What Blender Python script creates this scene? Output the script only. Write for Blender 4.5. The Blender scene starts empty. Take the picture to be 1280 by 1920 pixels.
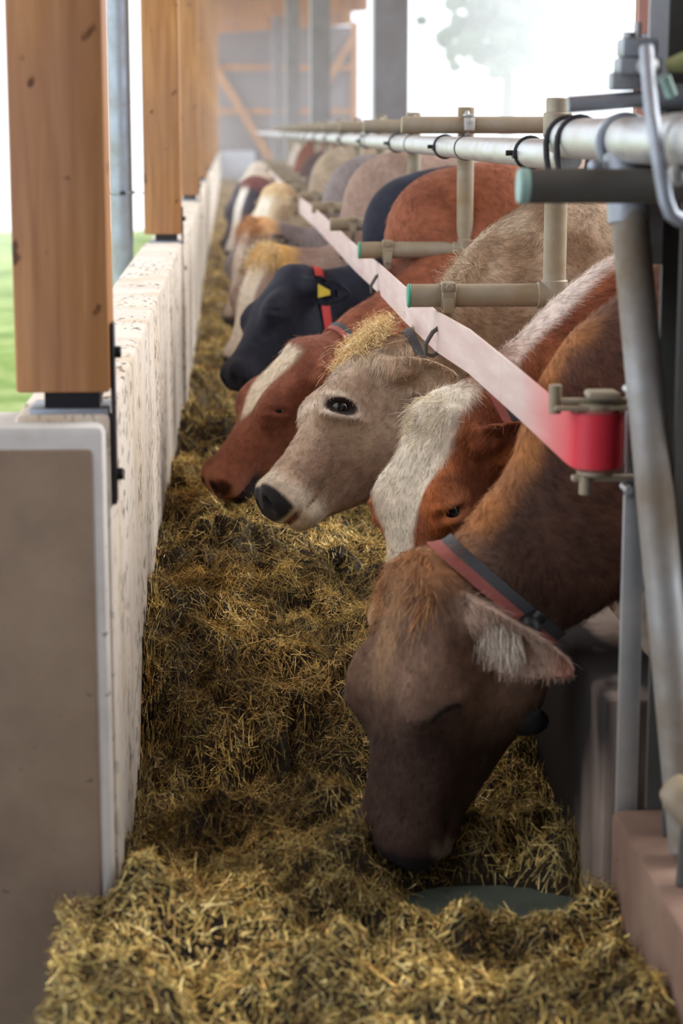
import bpy, bmesh, math, random
import numpy as np
from mathutils import Matrix, Vector

# ------------------------------------------------------------------ camera, sky, light, exposure
sc = bpy.context.scene
COL = sc.collection
FPX = 3780.0
H = 1.42
Yc = np.array([-212., 715., -FPX]); Yc /= np.linalg.norm(Yc)
Zc = np.array([0, FPX, 715.]); Zc /= np.linalg.norm(Zc)
Xc = np.cross(Yc, Zc)
RW = np.array([Xc, Yc, Zc])                      # camera -> world
CAM = np.array([0, 0, H])


def ray(px, py):
    return RW @ np.array([px - 640., 960. - py, -FPX])


def atY(px, py, Y):
    d = ray(px, py)
    return CAM + d * (Y / d[1])


cd = bpy.data.cameras.new('camera')
cd.sensor_fit = 'VERTICAL'
cd.sensor_height = 36.0
cd.lens = FPX / 1920.0 * 36.0
cd.dof.use_dof = True
cd.dof.focus_distance = 4.85
cd.dof.aperture_fstop = 3.4
cd.clip_start = 0.05
cd.clip_end = 500
cam = bpy.data.objects.new('camera', cd)
COL.objects.link(cam)
m4 = Matrix([list(RW[0]) + [0], list(RW[1]) + [0], list(RW[2]) + [H], [0, 0, 0, 1]])
cam.matrix_world = m4
sc.camera = cam

world = bpy.data.worlds.new('foggy_sky')
sc.world = world
world.use_nodes = True
wn = world.node_tree.nodes
wl = world.node_tree.links
bg = wn['Background']
tc = wn.new('ShaderNodeTexCoord')
sp = wn.new('ShaderNodeSeparateXYZ')
cr = wn.new('ShaderNodeValToRGB')
cr.color_ramp.elements[0].position = 0.0
cr.color_ramp.elements[0].color = (0.80, 0.86, 0.97, 1)
cr.color_ramp.elements[1].position = 0.7
cr.color_ramp.elements[1].color = (0.94, 0.97, 1.0, 1)
wl.new(tc.outputs['Generated'], sp.inputs[0])
wl.new(sp.outputs['Z'], cr.inputs[0])
wl.new(cr.outputs[0], bg.inputs[0])
bg.inputs[1].default_value = 1.0

sd = bpy.data.lights.new('sun_through_fog', 'SUN')
sd.energy = 2.3
sd.angle = math.radians(50)
sd.color = (1.0, 0.97, 0.92)
sun = bpy.data.objects.new('sun_through_fog', sd)
COL.objects.link(sun)
sun.rotation_euler = Vector((-0.75, -0.32, -0.62)).to_track_quat('-Z', 'Y').to_euler()

sc.view_settings.view_transform = 'Standard'
sc.view_settings.look = 'None'
sc.view_settings.gamma = 1.0
sc.view_settings.use_curve_mapping = False
sc.view_settings.exposure = 1.22
sc.cycles.max_bounces = 8
sc.cycles.diffuse_bounces = 4
sc.cycles.volume_bounces = 2
sc.cycles.caustics_reflective = False
sc.cycles.caustics_refractive = False
sc.cycles.use_denoising = True

rng = np.random.default_rng(7)
random.seed(7)


# ------------------------------------------------------------------ materials
def srgb(r, g, b, a=1.0):
    f = lambda c: (c / 12.92 if c <= .04045 else ((c + .055) / 1.055) ** 2.4)
    return (f(r / 255), f(g / 255), f(b / 255), a)


def lin(r, g, b):
    return np.array(srgb(r, g, b)[:3])


class Mat:
    def __init__(s, name):
        s.m = bpy.data.materials.new(name)
        s.m.use_nodes = True
        s.N = s.m.node_tree.nodes
        s.L = s.m.node_tree.links
        s.b = s.N['Principled BSDF']
        s.out = s.N['Material Output']

    def coord(s, scale=(1, 1, 1), kind='Object'):
        t = s.N.new('ShaderNodeTexCoord')
        mp = s.N.new('ShaderNodeMapping')
        mp.inputs['Scale'].default_value = scale
        s.L.new(t.outputs[kind], mp.inputs[0])
        return mp.outputs[0]

    def noise(s, co, scale, detail=5, rough=.55, dist=0.0):
        n = s.N.new('ShaderNodeTexNoise')
        n.inputs['Scale'].default_value = scale
        n.inputs['Detail'].default_value = detail
        n.inputs['Roughness'].default_value = rough
        n.inputs['Distortion'].default_value = dist
        s.L.new(co, n.inputs['Vector'])
        return n.outputs['Fac']

    def ramp(s, fac, stops):
        r = s.N.new('ShaderNodeValToRGB')
        e = r.color_ramp.elements
        while len(e) < len(stops):
            e.new(.5)
        for q, (p, c) in zip(e, stops):
            q.position = p
            q.color = c if len(c) == 4 else (*c, 1)
        s.L.new(fac, r.inputs[0])
        return r.outputs[0]

    def mix(s, fac, a, b, mode='MIX'):
        n = s.N.new('ShaderNodeMix')
        n.data_type = 'RGBA'
        n.blend_type = mode
        for k, v in ((0, fac), (6, a), (7, b)):
            if hasattr(v, 'is_linked') or isinstance(v, bpy.types.NodeSocket):
                s.L.new(v, n.inputs[k])
            else:
                n.inputs[k].default_value = v
        return n.outputs[2]

    def bump(s, h, strength=.3, dist=.01):
        n = s.N.new('ShaderNodeBump')
        n.inputs['Strength'].default_value = strength
        n.inputs['Distance'].default_value = dist
        s.L.new(h, n.inputs['Height'])
        s.L.new(n.outputs[0], s.b.inputs['Normal'])

    def base(s, v):
        if isinstance(v, bpy.types.NodeSocket):
            s.L.new(v, s.b.inputs['Base Color'])
        else:
            s.b.inputs['Base Color'].default_value = v

    def pr(s, rough=.6, metal=0, spec=.5):
        s.b.inputs['Roughness'].default_value = rough
        s.b.inputs['Metallic'].default_value = metal
        s.b.inputs['Specular IOR Level'].default_value = spec
        return s.m


BW = lambda v: (v, v, v, 1)


def plain(name, c, rough=.6, metal=0, spec=.5):
    m = Mat(name)
    co = m.coord()
    n = m.noise(co, 22, 4)
    m.base(m.mix(n, tuple(x * .78 for x in c[:3]) + (1,), tuple(min(1, x * 1.18) for x in c[:3]) + (1,)))
    return m.pr(rough, metal, spec)


def mat_timber():
    m = Mat('glued_larch_timber')
    co = m.coord((14, 14, .8))
    n1 = m.noise(co, 3.0, 6, .6, .4)
    col = m.ramp(n1, [(.25, srgb(152, 102, 56)), (.5, srgb(184, 130, 78)), (.75, srgb(206, 156, 104))])
    n2 = m.noise(m.coord((1.2, 1.2, .5)), 2.2, 3)
    col = m.mix(m.ramp(n2, [(.42, BW(0)), (.72, BW(.6))]), col, srgb(150, 112, 98))
    sp_ = m.noise(m.coord((1, 1, .75)), 26, 2, .4)
    col = m.mix(m.ramp(sp_, [(.70, BW(0)), (.76, BW(.85))]), col, srgb(70, 42, 28))
    m.base(col)
    m.bump(n1, .15, .004)
    return m.pr(.55, 0, .3)


def mat_planks():
    m = Mat('orange_roof_boards')
    co = m.coord((1, 1, 1))
    n = m.noise(m.coord((2, 12, 2)), 2.2, 4)
    col = m.ramp(n, [(.3, srgb(176, 104, 46)), (.7, srgb(214, 144, 82))])
    w = m.N.new('ShaderNodeTexWave')
    w.wave_type = 'BANDS'
    w.bands_direction = 'Y'
    w.inputs['Scale'].default_value = 1.2
    m.L.new(co, w.inputs['Vector'])
    col = m.mix(m.ramp(w.outputs['Fac'], [(.0, BW(.6)), (.08, BW(0))]), col, srgb(120, 66, 30))
    m.base(col)
    return m.pr(.6, 0, .25)


def mat_wall(name, base, dark, face_axis='Z', amount=.5):
    """pale concrete with splashes of feed and vertical scratch marks"""
    m = Mat(name)
    n = m.noise(m.coord((1, 1, 1)), 3.5, 6)
    col = m.mix(m.ramp(n, [(.3, BW(0)), (.7, BW(1))]), base, tuple(x * .8 for x in base[:3]) + (1,))
    n2 = m.noise(m.coord((3, 3, 1.2)), 1.6, 4)
    col = m.mix(m.ramp(n2, [(.48, BW(0)), (.75, BW(.6))]), col, srgb(186, 158, 118))
    s1 = m.noise(m.coord((70, 15, 34)), 1.0, 3, .5)
    s2 = m.noise(m.coord((5, 2.2, 1.4)), 1.0, 3)
    a1 = m.ramp(s1, [(.56, BW(0)), (.61, BW(1))])
    a2 = m.ramp(s2, [(.40, BW(0)), (.62, BW(1))])
    f = m.mix(1.0, a1, a2, 'MULTIPLY')
    col = m.mix(m.mix(1.0, f, BW(amount), 'MULTIPLY'), col, dark)
    m.base(col)
    m.bump(s1, .25, .004)
    return m.pr(.8, 0, .25)


def mat_concrete(name, c1, c2, c3, sc_=(1, 1, 1), dark=None):
    m = Mat(name)
    n = m.noise(m.coord(sc_), 4.5, 7, .6)
    col = m.ramp(n, [(.28, c1), (.5, c2), (.75, c3)])
    sp_ = m.noise(m.coord((1, 1, 1.6)), 34, 2, .4)
    col = m.mix(m.ramp(sp_, [(.70, BW(0)), (.77, BW(.6))]), col, srgb(58, 46, 40))
    if dark is not None:
        k = m.noise(m.coord((3.0, 1.15, .7)), 1.7, 3, .5, .2)
        col = m.mix(m.ramp(k, [(.47, BW(0)), (.56, BW(.95))]), col, dark)
    m.base(col)
    m.bump(n, .25, .008)
    return m.pr(.75, 0, .3)


def mat_galv(name, c, dirt, amt=.5, rough=.38, metal=.75, scale=9):
    m = Mat(name)
    n = m.noise(m.coord(), scale * 6, 4)
    col = m.mix(n, tuple(x * .8 for x in c[:3]) + (1,), c)
    d = m.noise(m.coord((1, 1, 1)), scale, 5, .6)
    f = m.ramp(d, [(.5 - amt * .35, BW(0)), (.5 + .2, BW(min(1, amt * 1.5)))])
    col = m.mix(f, col, dirt)
    m.base(col)
    rr = m.mix(f, BW(rough), BW(.75))
    m.L.new(rr, m.b.inputs['Roughness'])
    mm = m.mix(f, BW(metal), BW(0.05))
    m.L.new(mm, m.b.inputs['Metallic'])
    m.b.inputs['Specular IOR Level'].default_value = .4
    return m.m


def mat_attr(name, rough=.7, spec=.25, noise_scale=(1, 1, 1), ns=60, var=.25, bump=.0, sheen=0.0):
    m = Mat(name)
    a = m.N.new('ShaderNodeVertexColor')
    a.layer_name = 'coat'
    n = m.noise(m.coord(noise_scale), ns, 4, .6)
    f = m.ramp(n, [(.25, BW(1 - var)), (.75, BW(1 + var * .6))])
    m.base(m.mix(1.0, a.outputs['Color'], f, 'MULTIPLY'))
    if bump:
        m.bump(n, bump, .006)
    m.pr(rough, 0, spec)
    if sheen:
        m.b.inputs['Sheen Weight'].default_value = sheen
    return m.m


def mat_grass():
    m = Mat('meadow_grass')
    n = m.noise(m.coord(), 1.6, 8, .65)
    col = m.ramp(n, [(.3, srgb(104, 132, 70)), (.5, srgb(150, 176, 104)), (.7, srgb(196, 206, 146))])
    m.base(col)
    return m.pr(.9, 0, .1)


def mat_fog(name, d):
    m = bpy.data.materials.new(name)
    m.use_nodes = True
    N = m.node_tree.nodes
    N.clear()
    o = N.new('ShaderNodeOutputMaterial')
    v = N.new('ShaderNodeVolumeScatter')
    v.inputs['Color'].default_value = (1, 1, 1, 1)
    v.inputs['Density'].default_value = d
    m.node_tree.links.new(v.outputs[0], o.inputs['Volume'])
    return m


M = dict(
    timber=mat_timber(), planks=mat_planks(),
    wall=mat_wall('splashed_trough_wall', srgb(226, 216, 204), srgb(58, 42, 28), amount=.85),
    endface=mat_concrete('grey_brown_concrete', srgb(124, 106, 90), srgb(144, 124, 106), srgb(160, 140, 122)),
    rim=mat_concrete('pale_concrete_rim', srgb(190, 184, 178), srgb(212, 208, 204), srgb(226, 222, 218)),
    curb=mat_concrete('stained_curb_concrete', srgb(108, 94, 86), srgb(136, 120, 110), srgb(156, 142, 130), (3, 3, .6), srgb(22, 20, 22)),
    curb2=mat_concrete('brown_curb_concrete', srgb(108, 84, 72), srgb(132, 106, 92), srgb(152, 128, 112)),
    floor=mat_concrete('wet_trough_floor', srgb(70, 80, 72), srgb(92, 102, 92), srgb(112, 120, 108)),
    alley=mat_concrete('dirty_alley_floor', srgb(52, 44, 38), srgb(76, 66, 56), srgb(98, 86, 74)),
    galv=mat_galv('galvanised_pipe', srgb(206, 210, 214), srgb(176, 160, 130), .28),
    galvd=mat_galv('dirty_beige_pipe', srgb(176, 170, 156), srgb(140, 120, 88), .85, .5, .5),
    galvb=mat_galv('blue_grey_steel', srgb(172, 182, 196), srgb(134, 126, 112), .35, .4, .6),
    darkpipe=mat_galv('dark_grey_pipe', srgb(98, 98, 96), srgb(76, 72, 64), .6, .55, .3),
    post=mat_galv('grey_steel_post', srgb(142, 140, 144), srgb(116, 108, 104), .5, .6, .25, 4),
    strut=mat_galv('soiled_strut_steel', srgb(176, 180, 182), srgb(112, 92, 62), .6, .42, .6, 5),
    black=plain('black_rubber', (.012, .012, .014), .45),
    steelblk=plain('black_steel', (.03, .03, .035), .5, .4),
    green=plain('green_plastic_cap', srgb(64, 150, 120), .5),
    palegreen=plain('pale_green_cap', srgb(150, 184, 176), .5),
    panel=plain('grey_gable_sheet', srgb(134, 126, 128), .8, 0, .2),
    whitewall=plain('pale_blue_grey_wall', srgb(196, 204, 216), .8, 0, .2),
    moss=plain('mossy_plastic', srgb(140, 142, 96), .9),
    rust=plain('brown_painted_post', srgb(164, 122, 110), .7),
    litedge=plain('lit_edge_grey', srgb(206, 210, 216), .5, 0, .4),  # paler than the posts: light on their left sides put into the colour
    grass=mat_grass(),
    eye=plain('dark_wet_eye', (.008, .007, .008), .12, 0, .6),
    coat=mat_attr('short_hair_coat', .78, .18, (1, 1, 1), 42, .3, .35, .05),
    tuft=mat_attr('long_hair', .6, .3, (1, 1, 1), 80, .1),
    silage=mat_attr('chopped_silage', .75, .2, (1, 1, 1), 70, .3),
    redband=plain('red_collar_webbing', srgb(190, 52, 48), .7),
    greyband=plain('grey_collar_webbing', srgb(70, 72, 76), .7),
    dullred=plain('dull_red_webbing', srgb(160, 88, 80), .7),
    tag=plain('yellow_ear_tag', srgb(214, 188, 70), .5),
    bark=plain('tree_bark', srgb(90, 84, 78), .9),
    leaf=plain('tree_leaves', srgb(88, 100, 84), .9),
)


def mat_strap():
    m = Mat('faded_pink_belt')
    n = m.noise(m.coord((4, 1.4, 10)), 3, 5)
    t = m.N.new('ShaderNodeTexCoord')
    s = m.N.new('ShaderNodeSeparateXYZ')
    m.L.new(t.outputs['Object'], s.inputs[0])
    mp = m.N.new('ShaderNodeMapRange')
    mp.inputs['From Min'].default_value = 3.34
    mp.inputs['From Max'].default_value = 3.75
    m.L.new(s.outputs['Y'], mp.inputs['Value'])
    col = m.ramp(n, [(.3, srgb(204, 176, 170)), (.55, srgb(212, 192, 184)), (.75, srgb(222, 206, 198))])
    f = m.ramp(mp.outputs[0], [(0, BW(1)), (.35, BW(.75)), (1, BW(0))])
    col = m.mix(f, col, srgb(206, 46, 62))
    cx = m.noise(m.coord((30, 8, 1)), 3, 2)
    col = m.mix(m.ramp(cx, [(.68, BW(0)), (.72, BW(.5))]), col, srgb(150, 110, 106))
    m.base(col)
    return m.pr(.5, 0, .4)


M['strap'] = mat_strap()


# ------------------------------------------------------------------ mesh building
class MB:
    def __init__(s):
        s.v = []
        s.f = []
        s.n = 0

    def add(s, v, f):
        s.v.append(np.asarray(v, float).reshape(-1, 3))
        s.f += [tuple(i + s.n for i in q) for q in f]
        s.n += len(s.v[-1])
        return s

    def box(s, x0, x1, y0, y1, z0, z1, bev=0.0, seg=2):
        bm = bmesh.new()
        bmesh.ops.create_cube(bm, size=1.0)
        for v in bm.verts:
            v.co = Vector(((x0 + x1) / 2 + v.co.x * (x1 - x0), (y0 + y1) / 2 + v.co.y * (y1 - y0), (z0 + z1) / 2 + v.co.z * (z1 - z0)))
        if bev:
            bmesh.ops.bevel(bm, geom=bm.edges[:], offset=bev, segments=seg, profile=.5, affect='EDGES')
        bm.verts.index_update()
        s.add([v.co[:] for v in bm.verts], [[v.index for v in f.verts] for f in bm.faces])
        bm.free()
        return s

    def tube(s, pts, r, n=16, closed=False, squash=None, caps=True):
        """tube through points; r a number or a list; squash=(axis vector, factor) flattens the section"""
        P = [np.asarray(p, float) for p in pts]
        k = len(P)
        rr = r if hasattr(r, '__len__') else [r] * k
        V, Fq = [], []
        prev = None
        for i in range(k):
            a = P[(i - 1) % k] if (closed or i > 0) else P[i]
            b = P[(i + 1) % k] if (closed or i < k - 1) else P[i]
            t = b - a
            t = t / (np.linalg.norm(t) + 1e-12)
            if prev is None:
                h = np.array([0, 0, 1.]) if abs(t[2]) < .9 else np.array([1., 0, 0])
                x = np.cross(h, t)
            else:
                x = prev - t * prev.dot(t)
            x /= np.linalg.norm(x) + 1e-12
            y = np.cross(t, x)
            prev = x
            for j in range(n):
                an = 2 * math.pi * j / n
                o = (x * math.cos(an) + y * math.sin(an)) * rr[i]
                if squash is not None:
                    ax = np.asarray(squash[0], float)
                    o = o - ax * o.dot(ax) * (1 - squash[1])
                V.append(P[i] + o)
        for i in range(k if closed else k - 1):
            i2 = (i + 1) % k
            for j in range(n):
                j2 = (j + 1) % n
                Fq.append((i * n + j, i * n + j2, i2 * n + j2, i2 * n + j))
        if caps and not closed:
            Fq.append(tuple(range(n))[::-1])
            Fq.append(tuple((k - 1) * n + j for j in range(n)))
        return s.add(V, Fq)

    def pipe(s, a, b, r, n=20, r2=None):
        a = np.asarray(a, float)
        b = np.asarray(b, float)
        d = (b - a) / np.linalg.norm(b - a)
        e = min(r * .12, .003)
        r2 = r if r2 is None else r2
        return s.tube([a, a + d * e, b - d * e, b], [r - e, r, r2, r2 - e], n)

    def ball(s, c, rad, n=16):
        c = np.asarray(c, float)
        rad = np.asarray(rad if hasattr(rad, '__len__') else [rad] * 3, float)
        V = [c + rad * np.array([0, 0, 1])]
        m = n // 2
        for i in range(1, m):
            th = math.pi * i / m
            for j in range(n):
                ph = 2 * math.pi * j / n
                V.append(c + rad * np.array([math.sin(th) * math.cos(ph), math.sin(th) * math.sin(ph), math.cos(th)]))
        V.append(c - rad * np.array([0, 0, 1]))
        Fq = []
        for j in range(n):
            Fq.append((0, 1 + j, 1 + (j + 1) % n))
            Fq.append((len(V) - 1, 1 + (m - 2) * n + (j + 1) % n, 1 + (m - 2) * n + j))
        for i in range(m - 2):
            for j in range(n):
                j2 = (j + 1) % n
                Fq.append((1 + i * n + j, 1 + (i + 1) * n + j, 1 + (i + 1) * n + j2, 1 + i * n + j2))
        return s.add(V, Fq)

    def ring(s, c, axis, R, r, n=28, m=8, stretch=None):
        """torus round an axis; stretch=(vector, factor)"""
        c = np.asarray(c, float)
        ax = np.asarray(axis, float)
        ax = ax / np.linalg.norm(ax)
        h = np.array([0, 0, 1.]) if abs(ax[2]) < .9 else np.array([1., 0, 0])
        x = np.cross(h, ax)
        x /= np.linalg.norm(x)
        y = np.cross(ax, x)
        pts = [c + (x * math.cos(t) + y * math.sin(t)) * R for t in np.linspace(0, 2 * math.pi, n, endpoint=False)]
        return s.tube(pts, r, m, closed=True)


def link(name, me, mat, parent=None):
    o = bpy.data.objects.new(name, me)
    COL.objects.link(o)
    if mat is not None and not me.materials:
        me.materials.append(mat)
    if parent is not None:
        o.parent = parent
        p = parent
        loc = Vector((0, 0, 0))
        while p is not None:
            loc += p.location
            p = p.parent
        if parent.type == 'EMPTY':
            o.matrix_parent_inverse = Matrix.Translation(-parent.location)
    return o


def obj(name, mb, mat, parent=None, smooth=True, angle=40):
    me = bpy.data.meshes.new(name)
    V = np.concatenate(mb.v)
    me.from_pydata(V.tolist(), [], mb.f)
    me.update()
    if smooth:
        me.polygons.foreach_set('use_smooth', [True] * len(me.polygons))
        try:
            me.set_sharp_from_angle(angle=math.radians(angle))
        except Exception:
            pass
    return link(name, me, mat, parent)


def quad_mesh(name, V, Q, mat, parent=None, cols=None, normals=None, tris=None):
    """fast mesh from numpy arrays: V (n,3), Q (m,4), tris (k,3)"""
    me = bpy.data.meshes.new(name)
    V = np.ascontiguousarray(V, np.float32)
    idx = [np.asarray(Q, np.int32).ravel()]
    tot = [np.full(len(Q), 4, np.int32)]
    if tris is not None and len(tris):
        idx.append(np.asarray(tris, np.int32).ravel())
        tot.append(np.full(len(tris), 3, np.int32))
    idx = np.concatenate(idx)
    tot = np.concatenate(tot)
    me.vertices.add(len(V))
    me.vertices.foreach_set('co', V.ravel())
    me.loops.add(len(idx))
    me.loops.foreach_set('vertex_index', idx)
    me.polygons.add(len(tot))
    st = np.zeros(len(tot), np.int32)
    st[1:] = np.cumsum(tot)[:-1]
    me.polygons.foreach_set('loop_start', st)
    me.polygons.foreach_set('use_smooth', np.ones(len(tot), bool))
    me.update(calc_edges=True)
    if cols is not None:
        at = me.attributes.new('coat', 'FLOAT_COLOR', 'POINT')
        c4 = np.ones((len(V), 4), np.float32)
        c4[:, :3] = cols
        at.data.foreach_set('color', c4.ravel())
    if normals is not None:
        me.normals_split_custom_set_from_vertices(np.asarray(normals, np.float32).tolist())
    return link(name, me, mat, parent)


def tag(o, label, cat, group=None):
    o['label'] = label
    o['category'] = cat
    if group:
        o['group'] = group
    return o


def thing(name, loc, label, cat, group=None):
    o = bpy.data.objects.new(name, None)
    o.empty_display_size = .1
    o.location = loc
    COL.objects.link(o)
    return tag(o, label, cat, group)


def struct(o):
    o['kind'] = 'structure'
    return o


def copy_tree(o, parent=None):
    c = o.copy()
    COL.objects.link(c)
    if parent is not None:
        inv = o.matrix_parent_inverse.copy()
        c.parent = parent
        c.matrix_parent_inverse = inv
    for ch in list(o.children):
        copy_tree(ch, c)
    return c


# value noise in numpy
_tab = rng.random((64, 64, 64)).astype(np.float32)


def vnoise(x, y, z=None):
    z = np.zeros_like(x) if z is None else z
    xi, yi, zi = np.floor(x).astype(int), np.floor(y).astype(int), np.floor(z).astype(int)
    fx, fy, fz = x - xi, y - yi, z - zi
    fx, fy, fz = (t * t * (3 - 2 * t) for t in (fx, fy, fz))
    g = lambda a, b, c: _tab[(xi + a) & 63, (yi + b) & 63, (zi + c) & 63]
    r = 0
    for a, wa in ((0, 1 - fx), (1, fx)):
        for b, wb in ((0, 1 - fy), (1, fy)):
            for c, wc in ((0, 1 - fz), (1, fz)):
                r = r + g(a, b, c) * wa * wb * wc
    return r


def smooth(a, b, x):
    t = np.clip((x - a) / (b - a), 0, 1)
    return t * t * (3 - 2 * t)


# ------------------------------------------------------------------ the setting
WX = -.205          # inner face of the trough wall
WT = .95            # its top
YE = 50.0           # gable
# trough wall in cast panels, each a hair off the line of the next
edges = [3.40, 8.7, 14.0, 19.3, 24.6, 29.9, 35.2, 40.5, 45.8, YE]
mb = MB()
for i in range(len(edges) - 1):
    off = (0, .012, -.004, .01, 0, .008, -.004, .006, 0, .006, 0)[i]
    mb.box(WX - .16 + off, WX + off, edges[i] + .004, edges[i + 1] - .004, -.05, WT - .004 * (i % 3), .012)
struct(obj('wall_left', mb, M['wall']))
mb = MB().box(-1.5, WX - .008, 3.36, 3.55, -.4, WT - .015, .016)
wf = struct(obj('wall_front', mb, M['rim']))
mb = MB().box(-1.49, WX - .030, 3.353, 3.375, -.38, WT - .055, .006)
pf = obj('face_panel', mb, M['endface'], wf)
pf.matrix_parent_inverse = Matrix.Identity(4)
struct(pf)

mb = MB().box(-.30, .66, 2.45, YE, -.30, .0, .004)
struct(obj('floor', mb, M['floor']))
mb = MB().box(.66, 9.0, -5, 60, -.30, -.02)
mb.box(-1.5, -.30, -5, 3.36, -.45, -.32)
mb.box(-.30, .66, -5, 2.45, -.45, -.32)
struct(obj('floor_alley', mb, M['alley']))
# curb between cows and trough
mb = MB().box(.655, .80, 3.415, YE, -.1, .43, .014)
cb = struct(obj('curb_trough', mb, M['curb']))
mb = MB().box(.662, .86, 2.2, 3.365, -.1, .245, .012)
struct(obj('curb_front', mb, M['curb2']))

# roof
def zr(x):
    return 3.82 + .065 * (x + .8)
mb = MB()
V = []
for (x, dz) in ((-.85, 0), (2.8, 0), (2.8, .06), (-.85, .06)):
    for y in (-6, YE + .3):
        V.append((x, y, zr(x) + dz))
mb.add(V, [(0, 1, 3, 2), (4, 5, 7, 6), (2, 3, 5, 4), (6, 7, 1, 0), (0, 2, 4, 6), (1, 7, 5, 3)])
struct(obj('ceiling', mb, M['planks'], smooth=False))

# gable wall at the far end: sheet panel, battens, brace, plinth
mb = MB().box(-.9, 3.15, YE, YE + .12, 0, 3.9)
gw = struct(obj('wall_back', mb, M['panel'], smooth=False))
def child(name, mb, mat, par):
    o = obj(name, mb, mat, par, smooth=False)
    o.matrix_parent_inverse = Matrix.Identity(4)
    return o
for z in (1.88, 2.92):
    struct(child('batten', MB().box(-.9, 3.1, YE - .1, YE, z - .07, z + .07), M['timber'], gw))
struct(child('batten', MB().box(2.98, 3.15, YE - .12, YE, 0, 4.0), M['timber'], gw))
def beam(a, b, w, d):
    a = np.array(a); b = np.array(b)
    t = (b - a) / np.linalg.norm(b - a)
    y = np.array([0, 1., 0])
    n = np.cross(t, y)
    V = []
    for p in (a, b):
        for (i, j) in ((-1, -1), (1, -1), (1, 1), (-1, 1)):
            V.append(p + n * w / 2 * i + y * d / 2 * j)
    return MB().add(V, [(0, 1, 2, 3), (7, 6, 5, 4), (0, 4, 5, 1), (1, 5, 6, 2), (2, 6, 7, 3), (3, 7, 4, 0)])
struct(child('brace', beam((-.45, YE - .2, 3.15), (1.0, YE - .2, .75), .2, .14), M['timber'], gw))
struct(child('brace', beam((3.0, YE - .2, 3.6), (2.3, YE - .2, 2.4), .17, .14), M['timber'], gw))
struct(child('plinth', MB().box(-.9, .64, YE - .35, YE - .02, 0, .93, .02), M['whitewall'], gw))
mb = MB().box(-4, 5, -6.2, -6, -.4, 4.2)  # unseen end wall added behind the camera to shade that side
struct(obj('wall_shade_rear', mb, M['panel'], smooth=False))
# unseen side walls added behind the camera to block light from there
struct(obj('wall_shade_left', MB().box(-1.62, -1.5, -6, 1.0, -.4, 4.0), M['panel'], smooth=False))
struct(obj('wall_shade_right', MB().box(3.2, 3.3, -6, 1.6, -.3, 4.2), M['panel'], smooth=False))

# meadow to the left and a field on the right
def field(name, x0, x1, y0, y1, z, n, amp):
    xs = np.linspace(x0, x1, n); ys = np.linspace(y0, y1, n)
    X, Y = np.meshgrid(xs, ys, indexing='ij')
    Z = z + amp * (vnoise(X * .8, Y * .8) + .5 * vnoise(X * 2.1 + 9, Y * 2.1))
    Vv = np.stack([X, Y, Z], -1).reshape(-1, 3)
    i = np.arange(n * n).reshape(n, n)
    Q = np.stack([i[:-1, :-1], i[1:, :-1], i[1:, 1:], i[:-1, 1:]], -1).reshape(-1, 4)
    o = quad_mesh(name, Vv, Q, M['grass'])
    return struct(o)
field('ground_meadow', -14, -.6, 3.9, 35, -.45, 120, .25)
field('ground_field', 9.2, 40, 95, 130, -.5, 60, .3)

# fog
def fogbox(name, b, d):
    o = obj(name, MB().box(*b), mat_fog(name, d), smooth=False)
    o['kind'] = 'stuff'
    o['label'] = {'haze': 'thin morning haze inside the barn', 'fog': 'white fog over the field outside'}[name.split('_')[0]]
    o['category'] = 'fog'
    return o
fogbox('haze_in_barn', (-.8, 3.0, 7.5, YE - .4, .02, 3.75), .0055)
fogbox('fog_over_field', (9.5, 34, 40, 125, 0, 30), .011)
fogbox('fog_over_meadow', (-14, -1.0, 14, 40, -.1, 5), .03)

# ------------------------------------------------------------------ timber posts and rafters
GT = 'timber posts standing on the trough wall'
def timber_post():
    r = thing('timber_post', (-.283, 3.475, WT), 'nearest thick orange timber post on the concrete wall end, with a steel foot', 'post', GT)
    x0, x1, y0, y1 = -.362, -.204, 3.40, 3.55
    obj('shaft', MB().box(x0, x1, y0, y1, WT + .035, 3.85, .006), M['timber'], r)
    mb = MB().box(x0 + .02, x1 - .004, y0 + .01, y1 - .01, WT - .012, WT + .006, .002)
    obj('base_plate', mb, M['galvb'], r)
    mb = MB().box(x0 + .045, x1 - .02, y0 + .03, y1 - .03, WT + .004, WT + .04)
    obj('spacer', mb, M['steelblk'], r)
    mb = MB().box(x1 + .0005, x1 + .007, y0 + .012, y0 + .062, WT - .16, WT + .15, .002)
    br = obj('side_strap', mb, M['steelblk'], r)
    for z in (WT + .10, WT - .11):
        b = obj('bolt', MB().pipe((x1 + .004, y0 + .037, z), (x1 + .018, y0 + .037, z), .011, 6), M['steelblk'], r)
    return r
tp = timber_post()
ords = ['second', 'third', 'fourth', 'fifth', 'sixth', 'seventh', 'eighth', 'ninth']
for k in range(1, 9):
    c = copy_tree(tp)
    c.location = (-.283, 3.475 + 5.3 * k, WT)
    c['label'] = 'orange timber post on the trough wall, %s from the front' % ords[k - 1]
ra = None
for k in range(0, 9):
    y = 3.475 + 5.3 * k
    if ra is None:
        V = []
        for (x, w) in ((-.85, 0), (2.75, 0)):
            for (dy, dz) in ((-.08, -.32), (.08, -.32), (.08, -.003), (-.08, -.003)):
                V.append((x, y + dy, zr(x) + dz))
        mb = MB().add(V, [(0, 1, 2, 3), (7, 6, 5, 4), (0, 4, 5, 1), (1, 5, 6, 2), (2, 6, 7, 3), (3, 7, 4, 0)])
        ra = obj('roof_rafter', mb, M['timber'], smooth=False)
        c = ra
    else:
        c = ra.copy(); COL.objects.link(c)
        c.location.y = 5.3 * k
    tag(c, 'orange timber rafter under the roof boards above the %s timber post' % (['front'] + ords)[k], 'rafter', 'roof rafters')

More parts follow.
